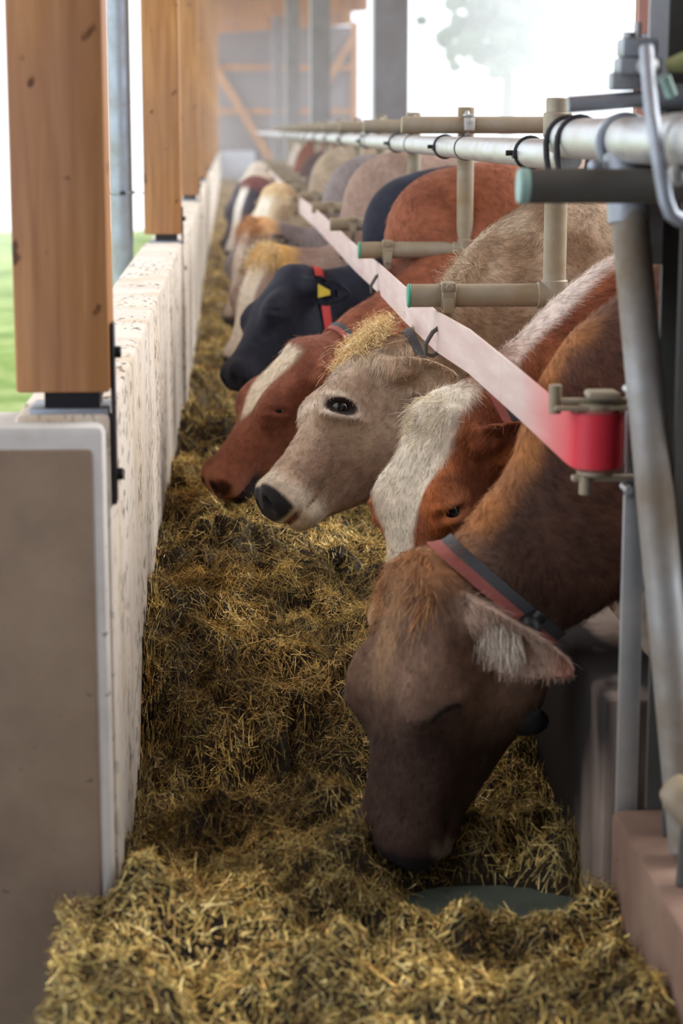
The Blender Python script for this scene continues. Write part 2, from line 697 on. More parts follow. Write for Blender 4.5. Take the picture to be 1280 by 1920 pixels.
# rain pipe beside the second post
r = thing('rain_pipe', (-.46, 8.75, -.3), 'galvanised round downpipe behind the wall between the first two timber posts', 'pipe')
obj('tube', MB().pipe((-.46, 8.75, -.3), (-.46, 8.75, 3.6), .049, 24), M['galvb'], r)
obj('clamp', MB().ring((-.46, 8.75, 1.16), (0, 0, 1), .052, .007), M['galvb'], r)
obj('clamp_bolt', MB().pipe((-.46, 8.68, 1.16), (-.44, 8.69, 1.16), .008, 8), M['steelblk'], r)
obj('tie_wire', MB().tube([(-.41, 8.75, 1.165), (-.37, 8.76, 1.158), (-.34, 8.77, 1.158)], .003, 6), M['steelblk'], r)

# ------------------------------------------------------------------ steel posts
GS = 'grey steel posts behind the cows'
def steel_post(x0, x1, y0, y1, z0, z1):
    mb = MB()
    t = .014
    mb.box(x0, x1, y0, y0 + t, z0, z1)
    mb.box(x0, x1, y1 - t, y1, z0, z1)
    mb.box((x0 + x1) / 2 - .006, (x0 + x1) / 2 + .006, y0 + t, y1 - t, z0, z1)
    return mb
sp0 = None
for k, nm in enumerate(['nearest wide grey steel post rising behind the red cow', 'second grey steel post standing behind the rail', 'third grey steel post standing behind the rail', 'farthest grey steel post, thinnest in the row']):
    if sp0 is None:
        sp0 = thing('steel_post', (1.1, 14.02, 0), nm, 'post', GS)
        obj('flanges', steel_post(.985, 1.217, 13.9, 14.14, -.02, 3.9), M['post'], sp0, smooth=False)
        obj('lit_side', MB().box(.984, .991, 13.90, 14.14, -.02, 3.9), M['litedge'], sp0, smooth=False)  # left side painted pale to look lit
        obj('foot_plate', MB().box(.93, 1.27, 13.85, 14.19, -.02, .0), M['post'], sp0, smooth=False)
    else:
        c = copy_tree(sp0)
        c.location = (1.1, 14.02 + 10.6 * k, 0)
        c['label'] = nm
r = thing('corner_post', (.8, 3.29, 0), 'grey steel post at the right edge beside the slanting strut', 'post')
mb = MB().box(.722, .95, 3.215, 3.23, .246, 3.9).box(.722, .95, 3.355, 3.37, .246, 3.9).box(.83, .842, 3.23, 3.355, .246, 3.9)
obj('flanges', mb, M['darkpipe'], r, smooth=False)
obj('lit_strip', MB().box(.690, .722, 3.36, 3.366, 1.2, 3.9), M['litedge'], r, smooth=False)  # light on the post's left side, painted as a pale strip

# ------------------------------------------------------------------ rails
r = thing('neck_rail', (.66, 4.0, 1.372), 'long shiny galvanised pipe running above the cows necks', 'rail')
obj('tube', MB().pipe((.66, 3.96, 1.372), (.66, YE - 3, 1.372), .0315, 24), M['galv'], r)
for y in (5.35, 7.0, 9.2, 11.5):
    obj('joint_ring', MB().ring((.66, y + .33, 1.372), (0, 1, 0), .0325, .0022), M['darkpipe'], r)

GV = 'stall dividers along the feed rail'
def stanchion(Y, first=False):
    r = thing('stall_divider', (.735, Y, 0), '', 'stall divider', GV)
    ro = .0262
    obj('upright', MB().pipe((.735, Y, -.02), (.735, Y, 1.492), ro, 20), M['galvd'], r)
    obj('arm', MB().pipe((.405, Y, 1.053), (.735, Y, 1.053), ro, 20), M['galvd'], r)
    obj('arm_cap', MB().pipe((.400, Y, 1.053), (.409, Y, 1.053), ro + .0012, 20), M['green'], r)
    mb = MB().pipe((.735, Y, 1.018), (.735, Y, 1.088), ro + .004, 20).pipe((.695, Y, 1.053), (.735, Y, 1.053), ro + .004, 20)
    obj('tee_sleeve', mb, M['galvd'], r)
    cx = .492
    mb = MB().pipe((cx - .016, Y, 1.053), (cx + .016, Y, 1.053), ro + .006, 18)
    mb.box(cx - .017, cx + .017, Y - .032, Y - .018, 1.062, 1.084, .004).box(cx - .012, cx + .012, Y - .034, Y - .016, 1.015, 1.05, .003)
    mb.pipe((cx, Y - .034, 1.074), (cx, Y - .043, 1.074), .008, 8)
    mb.box(cx - .011, cx + .011, Y - .012, Y + .012, .992, 1.03, .004)
    cl = obj('arm_clamp', mb, M['galvd'], r)
    # hook looping round the belt
    pts = [(cx, Y - .002, 1.0), (cx - .012, Y - .012, .988), (cx - .036, Y - .024, .972), (cx - .052, Y - .026, .945), (cx - .050, Y - .022, .922),
           (cx - .034, Y - .016, .918), (cx - .016, Y - .010, .928), (cx - .006, Y - .002, .955), (cx, Y + .004, .99)]
    obj('belt_hook', MB().tube(pts, .0052, 8), M['darkpipe'], r)
    if first:
        mb = MB().pipe((.735, Y, 1.405), (.735, Y, 1.46), ro + .006, 20)
        obj('top_sleeve', mb, M['galvd'], r)
    else:
        obj('top_arm', MB().pipe((.53, Y - .045, 1.437), (1.0, Y - .045, 1.437), ro, 20), M['galvd'], r)
        mb = MB().ring((.735, Y - .02, 1.437), (1, 0, 0), .038, .008, 20, 8).box(.72, .752, Y - .09, Y - .07, 1.42, 1.46, .004)
        mb.box(.722, .75, Y - .085, Y + .02, 1.463, 1.47, .002)
        mb.pipe((.735, Y - .09, 1.45), (.735, Y - .10, 1.45), .008, 8)
        obj('top_clamp', mb, M['galv'], r)
    mb = MB().ring((.66, Y - .10, 1.372), (0, 1, 0), .0335, .0045, 24, 8).box(.62, .634, Y - .115, Y - .085, 1.36, 1.378, .003).pipe((.606, Y - .1, 1.372), (.63, Y - .1, 1.372), .006, 8)
    obj('rail_clamp', mb, M['steelblk'], r)
    return r
s1 = stanchion(4.56, True)
s1['label'] = 'nearest stall divider, green capped arm in front of the tan cow'
s2 = stanchion(6.33)
s2['label'] = 'second stall divider, green capped arm in front of the red cow'
for k in range(2, 12):
    c = copy_tree(s2)
    c.location.y = 4.56 + 1.77 * k
    for q in c.children:
        if q.name.startswith('arm_cap'):
            q.data = q.data.copy()
            q.data.materials[0] = M['galvd']
    c['label'] = 'stall divider with beige pipe arm, %s along the rail from the front' % ['third', 'fourth', 'fifth', 'sixth', 'seventh', 'eighth', 'ninth', 'tenth', 'eleventh', 'twelfth'][k - 2]

# belt and its roller
RX, RY, RZ = .618, 3.36, .905
RR = .042
pts = [(RX + RR * math.cos(t), RY - RR * math.sin(t)) for t in np.linspace(0, math.pi, 15)] + [(RX - RR - .002, RY + .06),
       (.545, 3.75), (.50, 4.2), (.468, 4.56), (.466, 5.4), (.464, 6.33), (.45, 7.2), (.437, 8.1), (.42, 9.87), (.405, 11.64), (.40, 16), (.40, 26)]
zz = [RZ] * 16 + [.93, .965, .972, .965, .968, .972, .985, 1.0, 1.0, 1.0, 1.0]
V, Fq = [], []
for i, ((x, y), z) in enumerate(zip(pts, zz)):
    a = np.array(pts[max(0, i - 1)]); b = np.array(pts[min(len(pts) - 1, i + 1)])
    t = (b - a) / np.linalg.norm(b - a)
    nrm = np.array([t[1], -t[0]])
    for (o, dz) in ((.002, -.046), (.002, .046), (-.002, .046), (-.002, -.046)):
        V.append((x + nrm[0] * o, y + nrm[1] * o, z + dz))
for i in range(len(pts) - 1):
    for j in range(4):
        Fq.append((i * 4 + j, i * 4 + (j + 1) % 4, i * 4 + 4 + (j + 1) % 4, i * 4 + 4 + j))
Fq += [(3, 2, 1, 0), tuple(len(V) - 4 + j for j in range(4))]
tag(obj('neck_belt', MB().add(V, Fq), M['strap']), 'faded pink belt stretched along the arms in front of the cows', 'belt')
r = thing('belt_roller', (RX, RY, RZ), 'steel bracket with roller holding the red end of the belt', 'bracket')
obj('drum', MB().pipe((RX, RY, RZ - .052), (RX, RY, RZ + .052), RR - .004, 24), M['dullred'], r)
mb = MB().box(RX - .075, RX + .068, RY - .012, RY + .012, RZ + .060, RZ + .070, .003).box(RX - .075, RX + .068, RY - .03, RY - .012, RZ + .052, RZ + .06, .003)
mb.pipe((RX - .002, RY, RZ + .05), (RX - .002, RY, RZ + .062), .034, 16).box(RX - .02, RX + .035, RY - .034, RY + .02, RZ + .07, RZ + .084, .006)
mb.pipe((RX - .072, RY - .004, RZ + .045), (RX - .072, RY - .004, RZ + .094), .011, 10)
obj('top_plate', mb, M['galvd'], r)
mb = MB().box(RX - .04, RX + .068, RY - .012, RY + .012, RZ - .072, RZ - .062, .003).pipe((RX, RY, RZ - .062), (RX, RY, RZ - .05), .032, 16)
mb.pipe((RX - .018, RY - .008, RZ - .094), (RX - .018, RY - .008, RZ - .062), .011, 10)
obj('bottom_plate', mb, M['galvd'], r)
for z in (RZ + .085, RZ - .083):
    obj('bolt', MB().pipe((RX + .052, RY - .035, z), (RX + .052, RY + .01, z), .008, 8), M['galv'], r)

r = thing('upright_bar', (.67, 3.4, .1), 'upright galvanised flat bar standing at the near end of the curb', 'bar')
obj('bar', MB().box(.674, .712, 3.385, 3.398, .0, .86, .003).box(.700, .706, 3.396, 3.41, .0, .86, .001), M['galv'], r)
obj('head_plate', MB().box(.674, .690, 3.375, 3.40, .80, 1.02, .003), M['galvb'], r)

# near rail with strut and lever
r = thing('front_rail', (.655, 3.3, 1.405), 'thick galvanised pipe with collars at the upper right, nearest the camera', 'rail')
obj('tube', MB().pipe((.655, 1.9, 1.405), (.655, 3.98, 1.405), .0375, 28), M['galv'], r)
for y in (3.42, 2.95, 2.90):
    obj('collar', MB().tube([(.655, y - .03, 1.405), (.655, y - .027, 1.405), (.655, y + .027, 1.405), (.655, y + .03, 1.405)], [.0385, .041, .041, .0385], 28), M['galv'], r)
for y in (3.93, 3.80):
    obj('shackle', MB().tube([(.655 + .043 * math.cos(t), y, 1.395 + (.05 if math.sin(t) > 0 else .10) * math.sin(t)) for t in np.linspace(0, 2 * math.pi, 24, endpoint=False)], .006, 8, closed=True), M['steelblk'], r)
r = thing('dark_arm', (.5, 3.1, 1.345), 'short dark pipe with a pale green end under the thick near pipe', 'pipe')
obj('tube', MB().pipe((.452, 3.12, 1.336), (.90, 3.12, 1.336), .0265, 24), M['darkpipe'], r)
obj('end_cap', MB().pipe((.443, 3.12, 1.336), (.462, 3.12, 1.336), .0278, 24), M['palegreen'], r)
r = thing('slanting_strut', (.72, 3.1, .25), 'soiled galvanised strut slanting down from the thick near pipe', 'strut')
obj('tube', MB().pipe((.652, 3.34, 1.36), (.738, 3.10, .26), .031, 24), M['strut'], r)
obj('top_socket', MB().pipe((.650, 3.342, 1.385), (.658, 3.325, 1.27), .0345, 24), M['galvb'], r)
mb = MB().ring((.655, 3.36, 1.40), (0, 1, 0), .043, .008, 28, 8).pipe((.598, 3.33, 1.362), (.63, 3.33, 1.362), .009, 8).ball((.60, 3.33, 1.362), .013, 10)
obj('socket_clamp', mb, M['galvb'], r)
r = thing('thin_strut', (.70, 3.37, .85), 'thin light pipe just behind the slanting strut', 'strut')
obj('tube', MB().pipe((.672, 3.36, 1.36), (.695, 3.385, 1.05), .011, 14), M['galv'], r)
obj('bolt', MB().ball((.684, 3.35, 1.22), .014, 10).box(.678, .69, 3.34, 3.36, 1.15, 1.2, .003), M['galv'], r)
r = thing('release_lever', (.6, 2.86, 1.4), 'blue-grey bent lever hooked over the thick near pipe', 'lever')
P = [atY(1212, 92, 2.98), atY(1216, 150, 2.93), atY(1222, 215, 2.87), atY(1232, 280, 2.84), atY(1240, 330, 2.83), atY(1248, 375, 2.83), atY(1258, 402, 2.83), atY(1272, 412, 2.83), atY(1292, 410, 2.84), atY(1302, 395, 2.85)]
obj('arm', MB().tube(P, .0105, 12), M['galvb'], r)
obj('pivot_bolt', MB().pipe(atY(1207, 125, 2.96), atY(1222, 122, 3.02), .011, 10), M['galv'], r)
obj('nut', MB().ball(atY(1268, 330, 2.86), .016, 10), M['galv'], r)
r = thing('upper_cross_pipe', (.7, 3.3, 1.47), 'thin cross pipe ending in a sleeve above the thick near pipe', 'pipe')
obj('tube', MB().tube([(.545, 3.28, 1.461), (.60, 3.28, 1.465), (.66, 3.28, 1.470), (.80, 3.28, 1.478)], .0135, 16), M['galvb'], r)
obj('sleeve', MB().pipe((.672, 3.28, 1.472), (.93, 3.28, 1.476), .022, 20), M['galvb'], r)
obj('black_ring', MB().ring((.672, 3.28, 1.472), (1, 0, 0), .022, .0045).ring((.748, 3.28, 1.473), (1, 0, 0), .022, .0045), M['black'], r)
r = thing('clamp_block', (.64, 3.3, 1.5), 'grey angled clamp on the cross pipe at the upper right', 'clamp')
mb = MB().box(.612, .66, 3.26, 3.30, 1.484, 1.512, .004).box(.622, .69, 3.25, 3.31, 1.508, 1.535, .005).box(.626, .684, 3.25, 3.31, 1.535, 1.565, .006)
obj('block', mb, M['galvb'], r)
obj('bolt', MB().pipe((.64, 3.28, 1.565), (.64, 3.28, 1.575), .01, 8).pipe((.655, 3.28, 1.56), (.655, 3.28, 1.59), .006, 8), M['galv'], r)
r = thing('brown_post', (1.35, 6.0, 0), 'narrow brown post standing far back at the upper right', 'post')
obj('shaft', MB().box(1.212, 1.252, 6.05, 6.11, -.02, 3.6), M['rust'], r, smooth=False)
obj('collar', MB().box(1.208, 1.256, 6.04, 6.12, 1.665, 1.70), M['galvb'], r, smooth=False)
r = thing('mossy_hose', (.7, 2.95, 1.52), 'greenish mossy hose end with a teal fitting at the right edge', 'hose')
obj('hose', MB().tube([(.635, 2.96, 1.512), (.66, 2.95, 1.518), (.70, 2.95, 1.520), (.78, 2.94, 1.515)], [.009, .015, .017, .017], 14), M['moss'], r)
obj('fitting', MB().pipe((.636, 2.98, 1.498), (.65, 2.99, 1.470), .009, 12), M['palegreen'], r)
r = thing('low_pipe_end', (.7, 3.05, .4), 'rounded beige pipe end at the lower right edge above the brown curb', 'pipe')
obj('tube', MB().tube([(.684, 3.02, .405), (.688, 3.02, .402), (.700, 3.02, .389), (.736, 3.0, .354), (.816, 2.98, .314)], [.012, .024, .033, .035, .035], 18), M['galvd'], r)
obj('bracket', MB().tube([(.716, 3.02, .36), (.709, 3.01, .30), (.701, 2.99, .246)], .008, 8), M['darkpipe'], r)

# ------------------------------------------------------------------ distant tree in the fog
def tree(loc, h, label):
    r = thing('bare_tree', loc, label, 'tree')
    x, y, z = loc
    mb = MB().tube([(x, y, z), (x + .1, y, z + h * .4), (x, y, z + h * .95)], [.5, .35, .08], 10)
    rg = np.random.default_rng(3)
    tips = []
    for i in range(60):
        t = rg.uniform(.3, .92)
        a = rg.uniform(0, 6.28)
        l = h * .3 * (1 - t * .75) * rg.uniform(.7, 1.2)
        p = np.array([x, y, z + h * t])
        q = p + np.array([math.cos(a) * l, math.sin(a) * l, l * .5])
        mb.tube([p, (p + q) / 2 + (0, 0, .1), q], [.12, .08, .03], 5)
        tips.append(q)
    obj('trunk', mb, M['bark'], r)
    mb = MB()
    for q in tips:
        for j in range(5):
            c = q + rg.normal(0, .8, 3)
            mb.ball(c, rg.uniform(.25, .6, 3), 6)
    o = obj('foliage', mb, M['leaf'], r)
    return r
tree((15.2, 112, -.2), 11.5, 'faint tree in the fog beyond the rail at upper right')

# ------------------------------------------------------------------ cows
# signed distance body, polygonised on a sparse grid (surface nets) into ONE continuous skin
def smin(a, b, k):
    h = np.clip(.5 + .5 * (b - a) / k, 0, 1)
    return b + (a - b) * h - k * h * (1 - h)


def smax(a, b, k):
    return -smin(-a, -b, k)


def polygonize(sdf, lo, hi, h, B=8):
    lo = np.asarray(lo, float)
    nb = np.ceil((np.asarray(hi) - lo) / (h * B)).astype(int)
    g = np.stack(np.meshgrid(*[np.arange(n) for n in nb], indexing='ij'), -1).reshape(-1, 3)
    cen = lo + (g + .5) * h * B
    d = sdf(cen)
    keep = g[np.abs(d) < h * B * 1.25]
    c = np.stack(np.meshgrid(*[np.arange(B + 1)] * 3, indexing='ij'), -1).reshape(-1, 3)
    keys, vpos, quads = [], [], []
    N = nb * B + 4
    key = lambda q: (q[..., 0] * N[1] + q[..., 1]) * N[2] + q[..., 2]
    off = np.array([[0, 0, 0], [1, 0, 0], [0, 1, 0], [1, 1, 0], [0, 0, 1], [1, 0, 1], [0, 1, 1], [1, 1, 1]])
    edges_ = [(0, 1), (2, 3), (4, 5), (6, 7), (0, 2), (1, 3), (4, 6), (5, 7), (0, 4), (1, 5), (2, 6), (3, 7)]
    qk = []
    for s in range(0, len(keep), 1500):
        kb = keep[s:s + 1500]
        I = (kb[:, None, :] * B + c[None]).reshape(-1, 3)
        F = sdf(lo + I * h).reshape(len(kb), B + 1, B + 1, B + 1)
        cr_ = [F[:, o[0]:o[0] + B, o[1]:o[1] + B, o[2]:o[2] + B] for o in off]
        st = np.stack(cr_, -1)
        neg = (st < 0).sum(-1)
        act = np.argwhere((neg > 0) & (neg < 8))
        v8 = st[act[:, 0], act[:, 1], act[:, 2], act[:, 3]]
        acc = np.zeros((len(act), 3))
        cnt = np.zeros(len(act))
        for a, b in edges_:
            va, vb = v8[:, a], v8[:, b]
            m = (va < 0) != (vb < 0)
            t = np.where(m, va / np.where(m, va - vb, 1), 0)
            acc += np.where(m[:, None], off[a] + (off[b] - off[a]) * t[:, None], 0)
            cnt += m
        cell = kb[act[:, 0]] * B + act[:, 1:]
        keys.append(key(cell + 1))
        vpos.append(lo + (cell + acc / cnt[:, None]) * h)
        for ax in range(3):
            e = [0, 0, 0]
            e[ax] = 1
            A = F[:, :B, :B, :B]
            Bv = F[:, e[0]:B + e[0], e[1]:B + e[1], e[2]:B + e[2]]
            q = np.argwhere((A < 0) != (Bv < 0))
            inn = A[q[:, 0], q[:, 1], q[:, 2], q[:, 3]] < 0
            cell = kb[q[:, 0]] * B + q[:, 1:] + 1
            u_ = np.zeros(3, int); w_ = np.zeros(3, int)
            u_[(ax + 1) % 3] = 1
            w_[(ax + 2) % 3] = 1
            Q = np.stack([key(cell - u_ - w_), key(cell - w_), key(cell), key(cell - u_)], 1)
            Q[~inn] = Q[~inn][:, ::-1]
            qk.append(Q)
    keys = np.concatenate(keys)
    vpos = np.concatenate(vpos)
    Q = np.concatenate(qk)
    o = np.argsort(keys)
    ks = keys[o]
    ix = np.searchsorted(ks, Q)
    ix = np.clip(ix, 0, len(ks) - 1)
    ok = (ks[ix] == Q).all(1)
    return vpos, o[ix[ok]]


def vert_normals(V, Q):
    n = np.cross(V[Q[:, 2]] - V[Q[:, 0]], V[Q[:, 3]] - V[Q[:, 1]])
    N = np.zeros_like(V)
    for k in range(4):
        np.add.at(N, Q[:, k], n)
    return N / (np.linalg.norm(N, axis=1, keepdims=True) + 1e-12)


def table(S, v):
    x = np.linspace(S[0], S[-1], 240)
    y = np.interp(x, S, v)
    k = np.exp(-.5 * (np.arange(-14, 15) / 5.5) ** 2)
    k /= k.sum()
    yp = np.concatenate([np.full(14, y[0]), y, np.full(14, y[-1])])
    return x, np.convolve(yp, k, 'valid')


HS = [-.04, 0, .1, .2, .3, .42, .52, .62, .72, .82, .9, .96, 1.0]
T_TOP = table(HS, [-.03, 0, .012, .018, .020, .016, .006, -.002, -.005, -.003, -.003, -.014, -.045])
T_BOT = table(HS, [-.12, -.17, -.235, -.268, -.278, -.266, -.250, -.226, -.200, -.172, -.152, -.134, -.090])
T_AT = table(HS, [.06, .085, .098, .104, .110, .112, .096, .083, .075, .074, .078, .072, .040])
T_AB = table(HS, [.04, .055, .06, .066, .070, .068, .056, .046, .039, .036, .038, .036, .02])


EYE = (.226, .1, -.030)


class Cow:
    def __init__(s, P, Mz, n, neck, torso, eye_open=1.0, ear=None, ear2=None, h=.007, ear_len=.19, ws=1.08, ear_f=None):
        s.P, s.M = np.array(P, float), np.array(Mz, float)
        L = np.linalg.norm(s.M - s.P)
        s.hs = L / .53
        s.ws = ws
        s.u = (s.M - s.P) / L
        v = np.array(n, float)
        v = v - s.u * v.dot(s.u)
        s.v = v / np.linalg.norm(v)
        w = np.cross(s.u, s.v)
        s.w = w if w[1] < 0 else -w
        s.neck, s.torso = neck, torso
        s.eye_open = eye_open
        s.h = h
        s.el = ear_len
        s.ears = []
        for side, e in ((1, ear), (-1, ear2)):
            root = s.pt(.11, side * .088, -.075)
            d = (s.w * side * .9 + s.u * .12 - s.v * .3) if e is None else np.array(e, float)
            d = d / np.linalg.norm(d)
            f = s.u * .75 + s.v * .65 if (ear_f is None or side < 0) else np.array(ear_f, float)
            f = f - d * f.dot(d)
            f /= np.linalg.norm(f)
            s.ears.append((root, d, f, np.cross(d, f)))

    def pt(s, a, w, v):
        return s.P + (s.u * a * .53 + (s.w * w + s.v * v) * s.ws) * s.hs

    def local(s, p):
        q = (p - s.P) / s.hs
        return q @ s.u, q @ s.w / s.ws, q @ s.v / s.ws

    def head(s, p):
        a, w, v = s.local(p)
        S = a / .53
        sc_ = np.clip(S, -.04, 1.0)
        top = np.interp(sc_, *T_TOP)
        bot = np.interp(sc_, *T_BOT)
        t = np.clip((v - bot) / (top - bot), 0, 1)
        t = t * t * (3 - 2 * t)
        hw = np.interp(sc_, *T_AB) * (1 - t) + np.interp(sc_, *T_AT) * t
        c = (top + bot) / 2
        hh = (top - bot) / 2
        r = ((np.abs(w) / hw) ** 2.5 + (np.abs(v - c) / hh) ** 2.5 + 1e-9) ** (1 / 2.5)
        d = (r - 1) * np.minimum(hw, hh)
        d = np.where(S > 1.0, np.sqrt(np.maximum(d, 0) ** 2 + (np.abs(S - 1.0) * .53) ** 2) + np.minimum(d, 0) * 0 - .0, d)
        d = np.where(S < -.04, np.sqrt(np.maximum(d + .03, 0) ** 2 + ((-.04 - S) * .53) ** 2) - .03, d)
        aw = np.abs(w)
        el = lambda c_, r_, W=None: ((((a - c_[0]) / r_[0]) ** 2 + (((aw if W is None else W) - c_[1]) / r_[1]) ** 2 + ((v - c_[2]) / r_[2]) ** 2) ** .5 - 1) * min(r_)
        d = smin(d, el((.215, .084, -.020), (.060, .026, .042)), .04)      # brow
        d = smin(d, el((.17, .056, -.175), (.085, .030, .080)), .035)       # cheek muscle
        d = smin(d, el((.012, 0, -.02), (.035, .062, .032)), .03)          # poll
        d = smin(d, el((.482, .040, -.058), (.046, .038, .050)), .025)     # nose pad and lips
        d = smin(d, el((.466, 0, -.126), (.052, .044, .026), w), .02)      # chin
        d = smin(d, el((.33, .062, -.075), (.10, .012, .016)), .03)        # cheek crest
        d = smax(d, -el((.520, .037, -.044), (.020, .015, .022)), .010)    # nostril
        vm = -.108 + (a - .50) * .10
        d = smax(d, -np.maximum(np.abs(v - vm) - .0015, np.maximum(.435 - a, aw - .2)), .010)  # mouth line
        # eye opening, its long axis slanting across the face
        eo = s.eye_open
        da, dv = a - EYE[0], v - EYE[2]
        l = da * .56 + dv * .83
        t = -da * .83 + dv * .56
        d = smax(d, -(((l / .036) ** 2 + ((aw - .122) / .026) ** 2 + (t / (.0165 * eo + .002)) ** 2) ** .5 - 1) * .009, .007)
        for sg in (-1, 1):
            tl = t - sg * (.0195 * eo + .004)
            d = smin(d, ((((l) / .040) ** 2 + ((aw - .104) / .013) ** 2 + (tl / .0075) ** 2) ** .5 - 1) * .007, .012)
        return d * s.hs

    def earf(s, p):
        d = None
        for root, e, f, g in s.ears:
            q = p - root
            x, y, z = q @ e, q @ g, q @ f
            L = s.el * s.hs
            t = np.clip(x / L, 0, 1)
            w = L * .30 * np.sin(np.pi * np.clip(t * .78 + .20, 0, 1)) ** .8 + .004
            zc = -.9 * (y * y) / .055 * .5          # cupped
            zc = -zc - .012
            dd = np.maximum(np.abs(z - zc) - .0065, np.abs(y) - w)
            dd = np.maximum(dd, np.maximum(-x - .03, x - L))
            # thick root
            st = (((x - .005) / .05) ** 2 + (y / .032) ** 2 + (z / .030) ** 2) ** .5 - 1
            dd = smin(dd, st * .03, .02)
            d = dd if d is None else np.minimum(d, dd)
        return d

    def chain(s, p, ch, kk):
        d = None
        for (a, b) in zip(ch[:-1], ch[1:]):
            A, Bq = np.array(a[:3]), np.array(b[:3])
            ba = Bq - A
            t = np.clip(((p - A) @ ba) / ba.dot(ba), 0, 1)
            ts = t
            k = a[4] * (1 - ts) + b[4] * ts
            r = a[3] * (1 - ts) + b[3] * ts
            q = p - A - t[:, None] * ba
            dd = np.sqrt(q[:, 0] ** 2 + (q[:, 1] / k) ** 2 + q[:, 2] ** 2) - r
            dd = dd * np.minimum(1, k + .25)
            d = dd if d is None else smin(d, dd, kk)
        return d

    def limbs(s, p):
        d = None
        for ch in s.legs:
            q = s.chain(p, ch, .03)
            d = q if d is None else np.minimum(d, q)
        return d

    def build_parts(s):
        S0 = np.array(s.torso[0][:3])
        rump = np.array(s.torso[-1][:3])
        y0, y1 = S0[1], rump[1]
        s.legs = []
        for sd in (-1, 1):
            fx = S0[0] + .06
            s.legs.append([(fx, y0 + .16 * sd, .62, .11, .8), (fx + .03, y0 + .15 * sd, .42, .062, 1), (fx, y0 + .14 * sd, .22, .038, 1), (fx - .01, y0 + .14 * sd, .08, .040, 1), (fx - .03, y0 + .14 * sd, .03, .050, 1)])
            hx = rump[0] - .02
            s.legs.append([(hx, y1 + .17 * sd, .75, .17, .7), (hx - .12, y1 + .18 * sd, .58, .10, .8), (hx + .12, y1 + .17 * sd, .36, .05, 1), (hx + .08, y1 + .16 * sd, .10, .040, 1), (hx + .04, y1 + .16 * sd, .03, .050, 1)])
        tx = rump + np.array([rump[0] * 0 + s.torso[-1][3] * .92, 0, .12])
        s.legs.append([(tx[0] - .05, y1, tx[2] + .04, .035, 1), (tx[0] + .02, y1, tx[2] - .15, .025, 1), (tx[0] + .03, y1, .45, .02, 1), (tx[0] + .02, y1, .3, .035, 1)])

    def sdf(s, p):
        n = len(p)
        out = np.full(n, 1.0)

        def part(fn, lo, hi, m, k):
            lo = np.asarray(lo) - m
            hi = np.asarray(hi) + m
            ix = np.nonzero(((p > lo) & (p < hi)).all(1))[0]
            if len(ix) == 0:
                return
            dv = fn(p[ix])
            out[ix] = smin(out[ix], dv, k)
        ne = np.array(s.neck)
        to = np.array(s.torso)
        part(lambda q: s.chain(q, s.neck, .045), (ne[:, :3] - ne[:, 3:4]).min(0), (ne[:, :3] + ne[:, 3:4]).max(0), .12, .001)
        part(lambda q: s.chain(q, s.torso, .07), (to[:, :3] - to[:, 3:4]).min(0), (to[:, :3] + to[:, 3:4]).max(0), .15, .06)
        lg = np.array([x for c_ in s.legs for x in c_])
        part(s.limbs, (lg[:, :3] - lg[:, 3:4]).min(0), (lg[:, :3] + lg[:, 3:4]).max(0), .1, .05)
        hp = np.array([s.pt(a, w, v) for a in (-.05, 1.02) for w in (-.13, .13) for v in (-.25, .04)])
        part(s.head, hp.min(0), hp.max(0), .08, .045)
        ep = np.array([e[0] + e[1] * t for e in s.ears for t in (-.03, .24)])
        part(s.earf, ep.min(0) - .08, ep.max(0) + .08, .03, .016)
        return out

    def surf(s, c, d, far=.6):
        """march from inside point c along d to the skin"""
        lo, hi = 0., far
        ts = np.linspace(0, far, 120)
        f = s.sdf(c + ts[:, None] * d)
        k = np.nonzero(f > 0)[0]
        t = ts[k[0]] if len(k) else far
        return c + d * t


def ribbons(roots, dirs, nrm, length, width, bend, cols, segs=2, rg=rng):
    """thin tapered strands; returns V, quads, tris, colours, normals"""
    n = len(roots)
    side = np.cross(dirs, nrm)
    side += rg.normal(0, .35, side.shape)
    side /= np.linalg.norm(side, axis=1, keepdims=True) + 1e-9
    Vs = []
    for k in range(segs + 1):
        t = k / segs
        c = roots + dirs * (length * t)[:, None] + bend * (length * t * t)[:, None]
        wd = width * (1 - .75 * t)
        Vs.append(c - side * wd[:, None] / 2)
        Vs.append(c + side * wd[:, None] / 2)
    m = 2 * (segs + 1)
    V = np.stack(Vs, 1).reshape(-1, 3)
    b = np.arange(n)[:, None] * m
    Q = np.concatenate([b + np.array([2 * k, 2 * k + 1, 2 * k + 3, 2 * k + 2]) for k in range(segs)])
    return V, Q, np.repeat(cols, m, 0), np.repeat(nrm, m, 0)


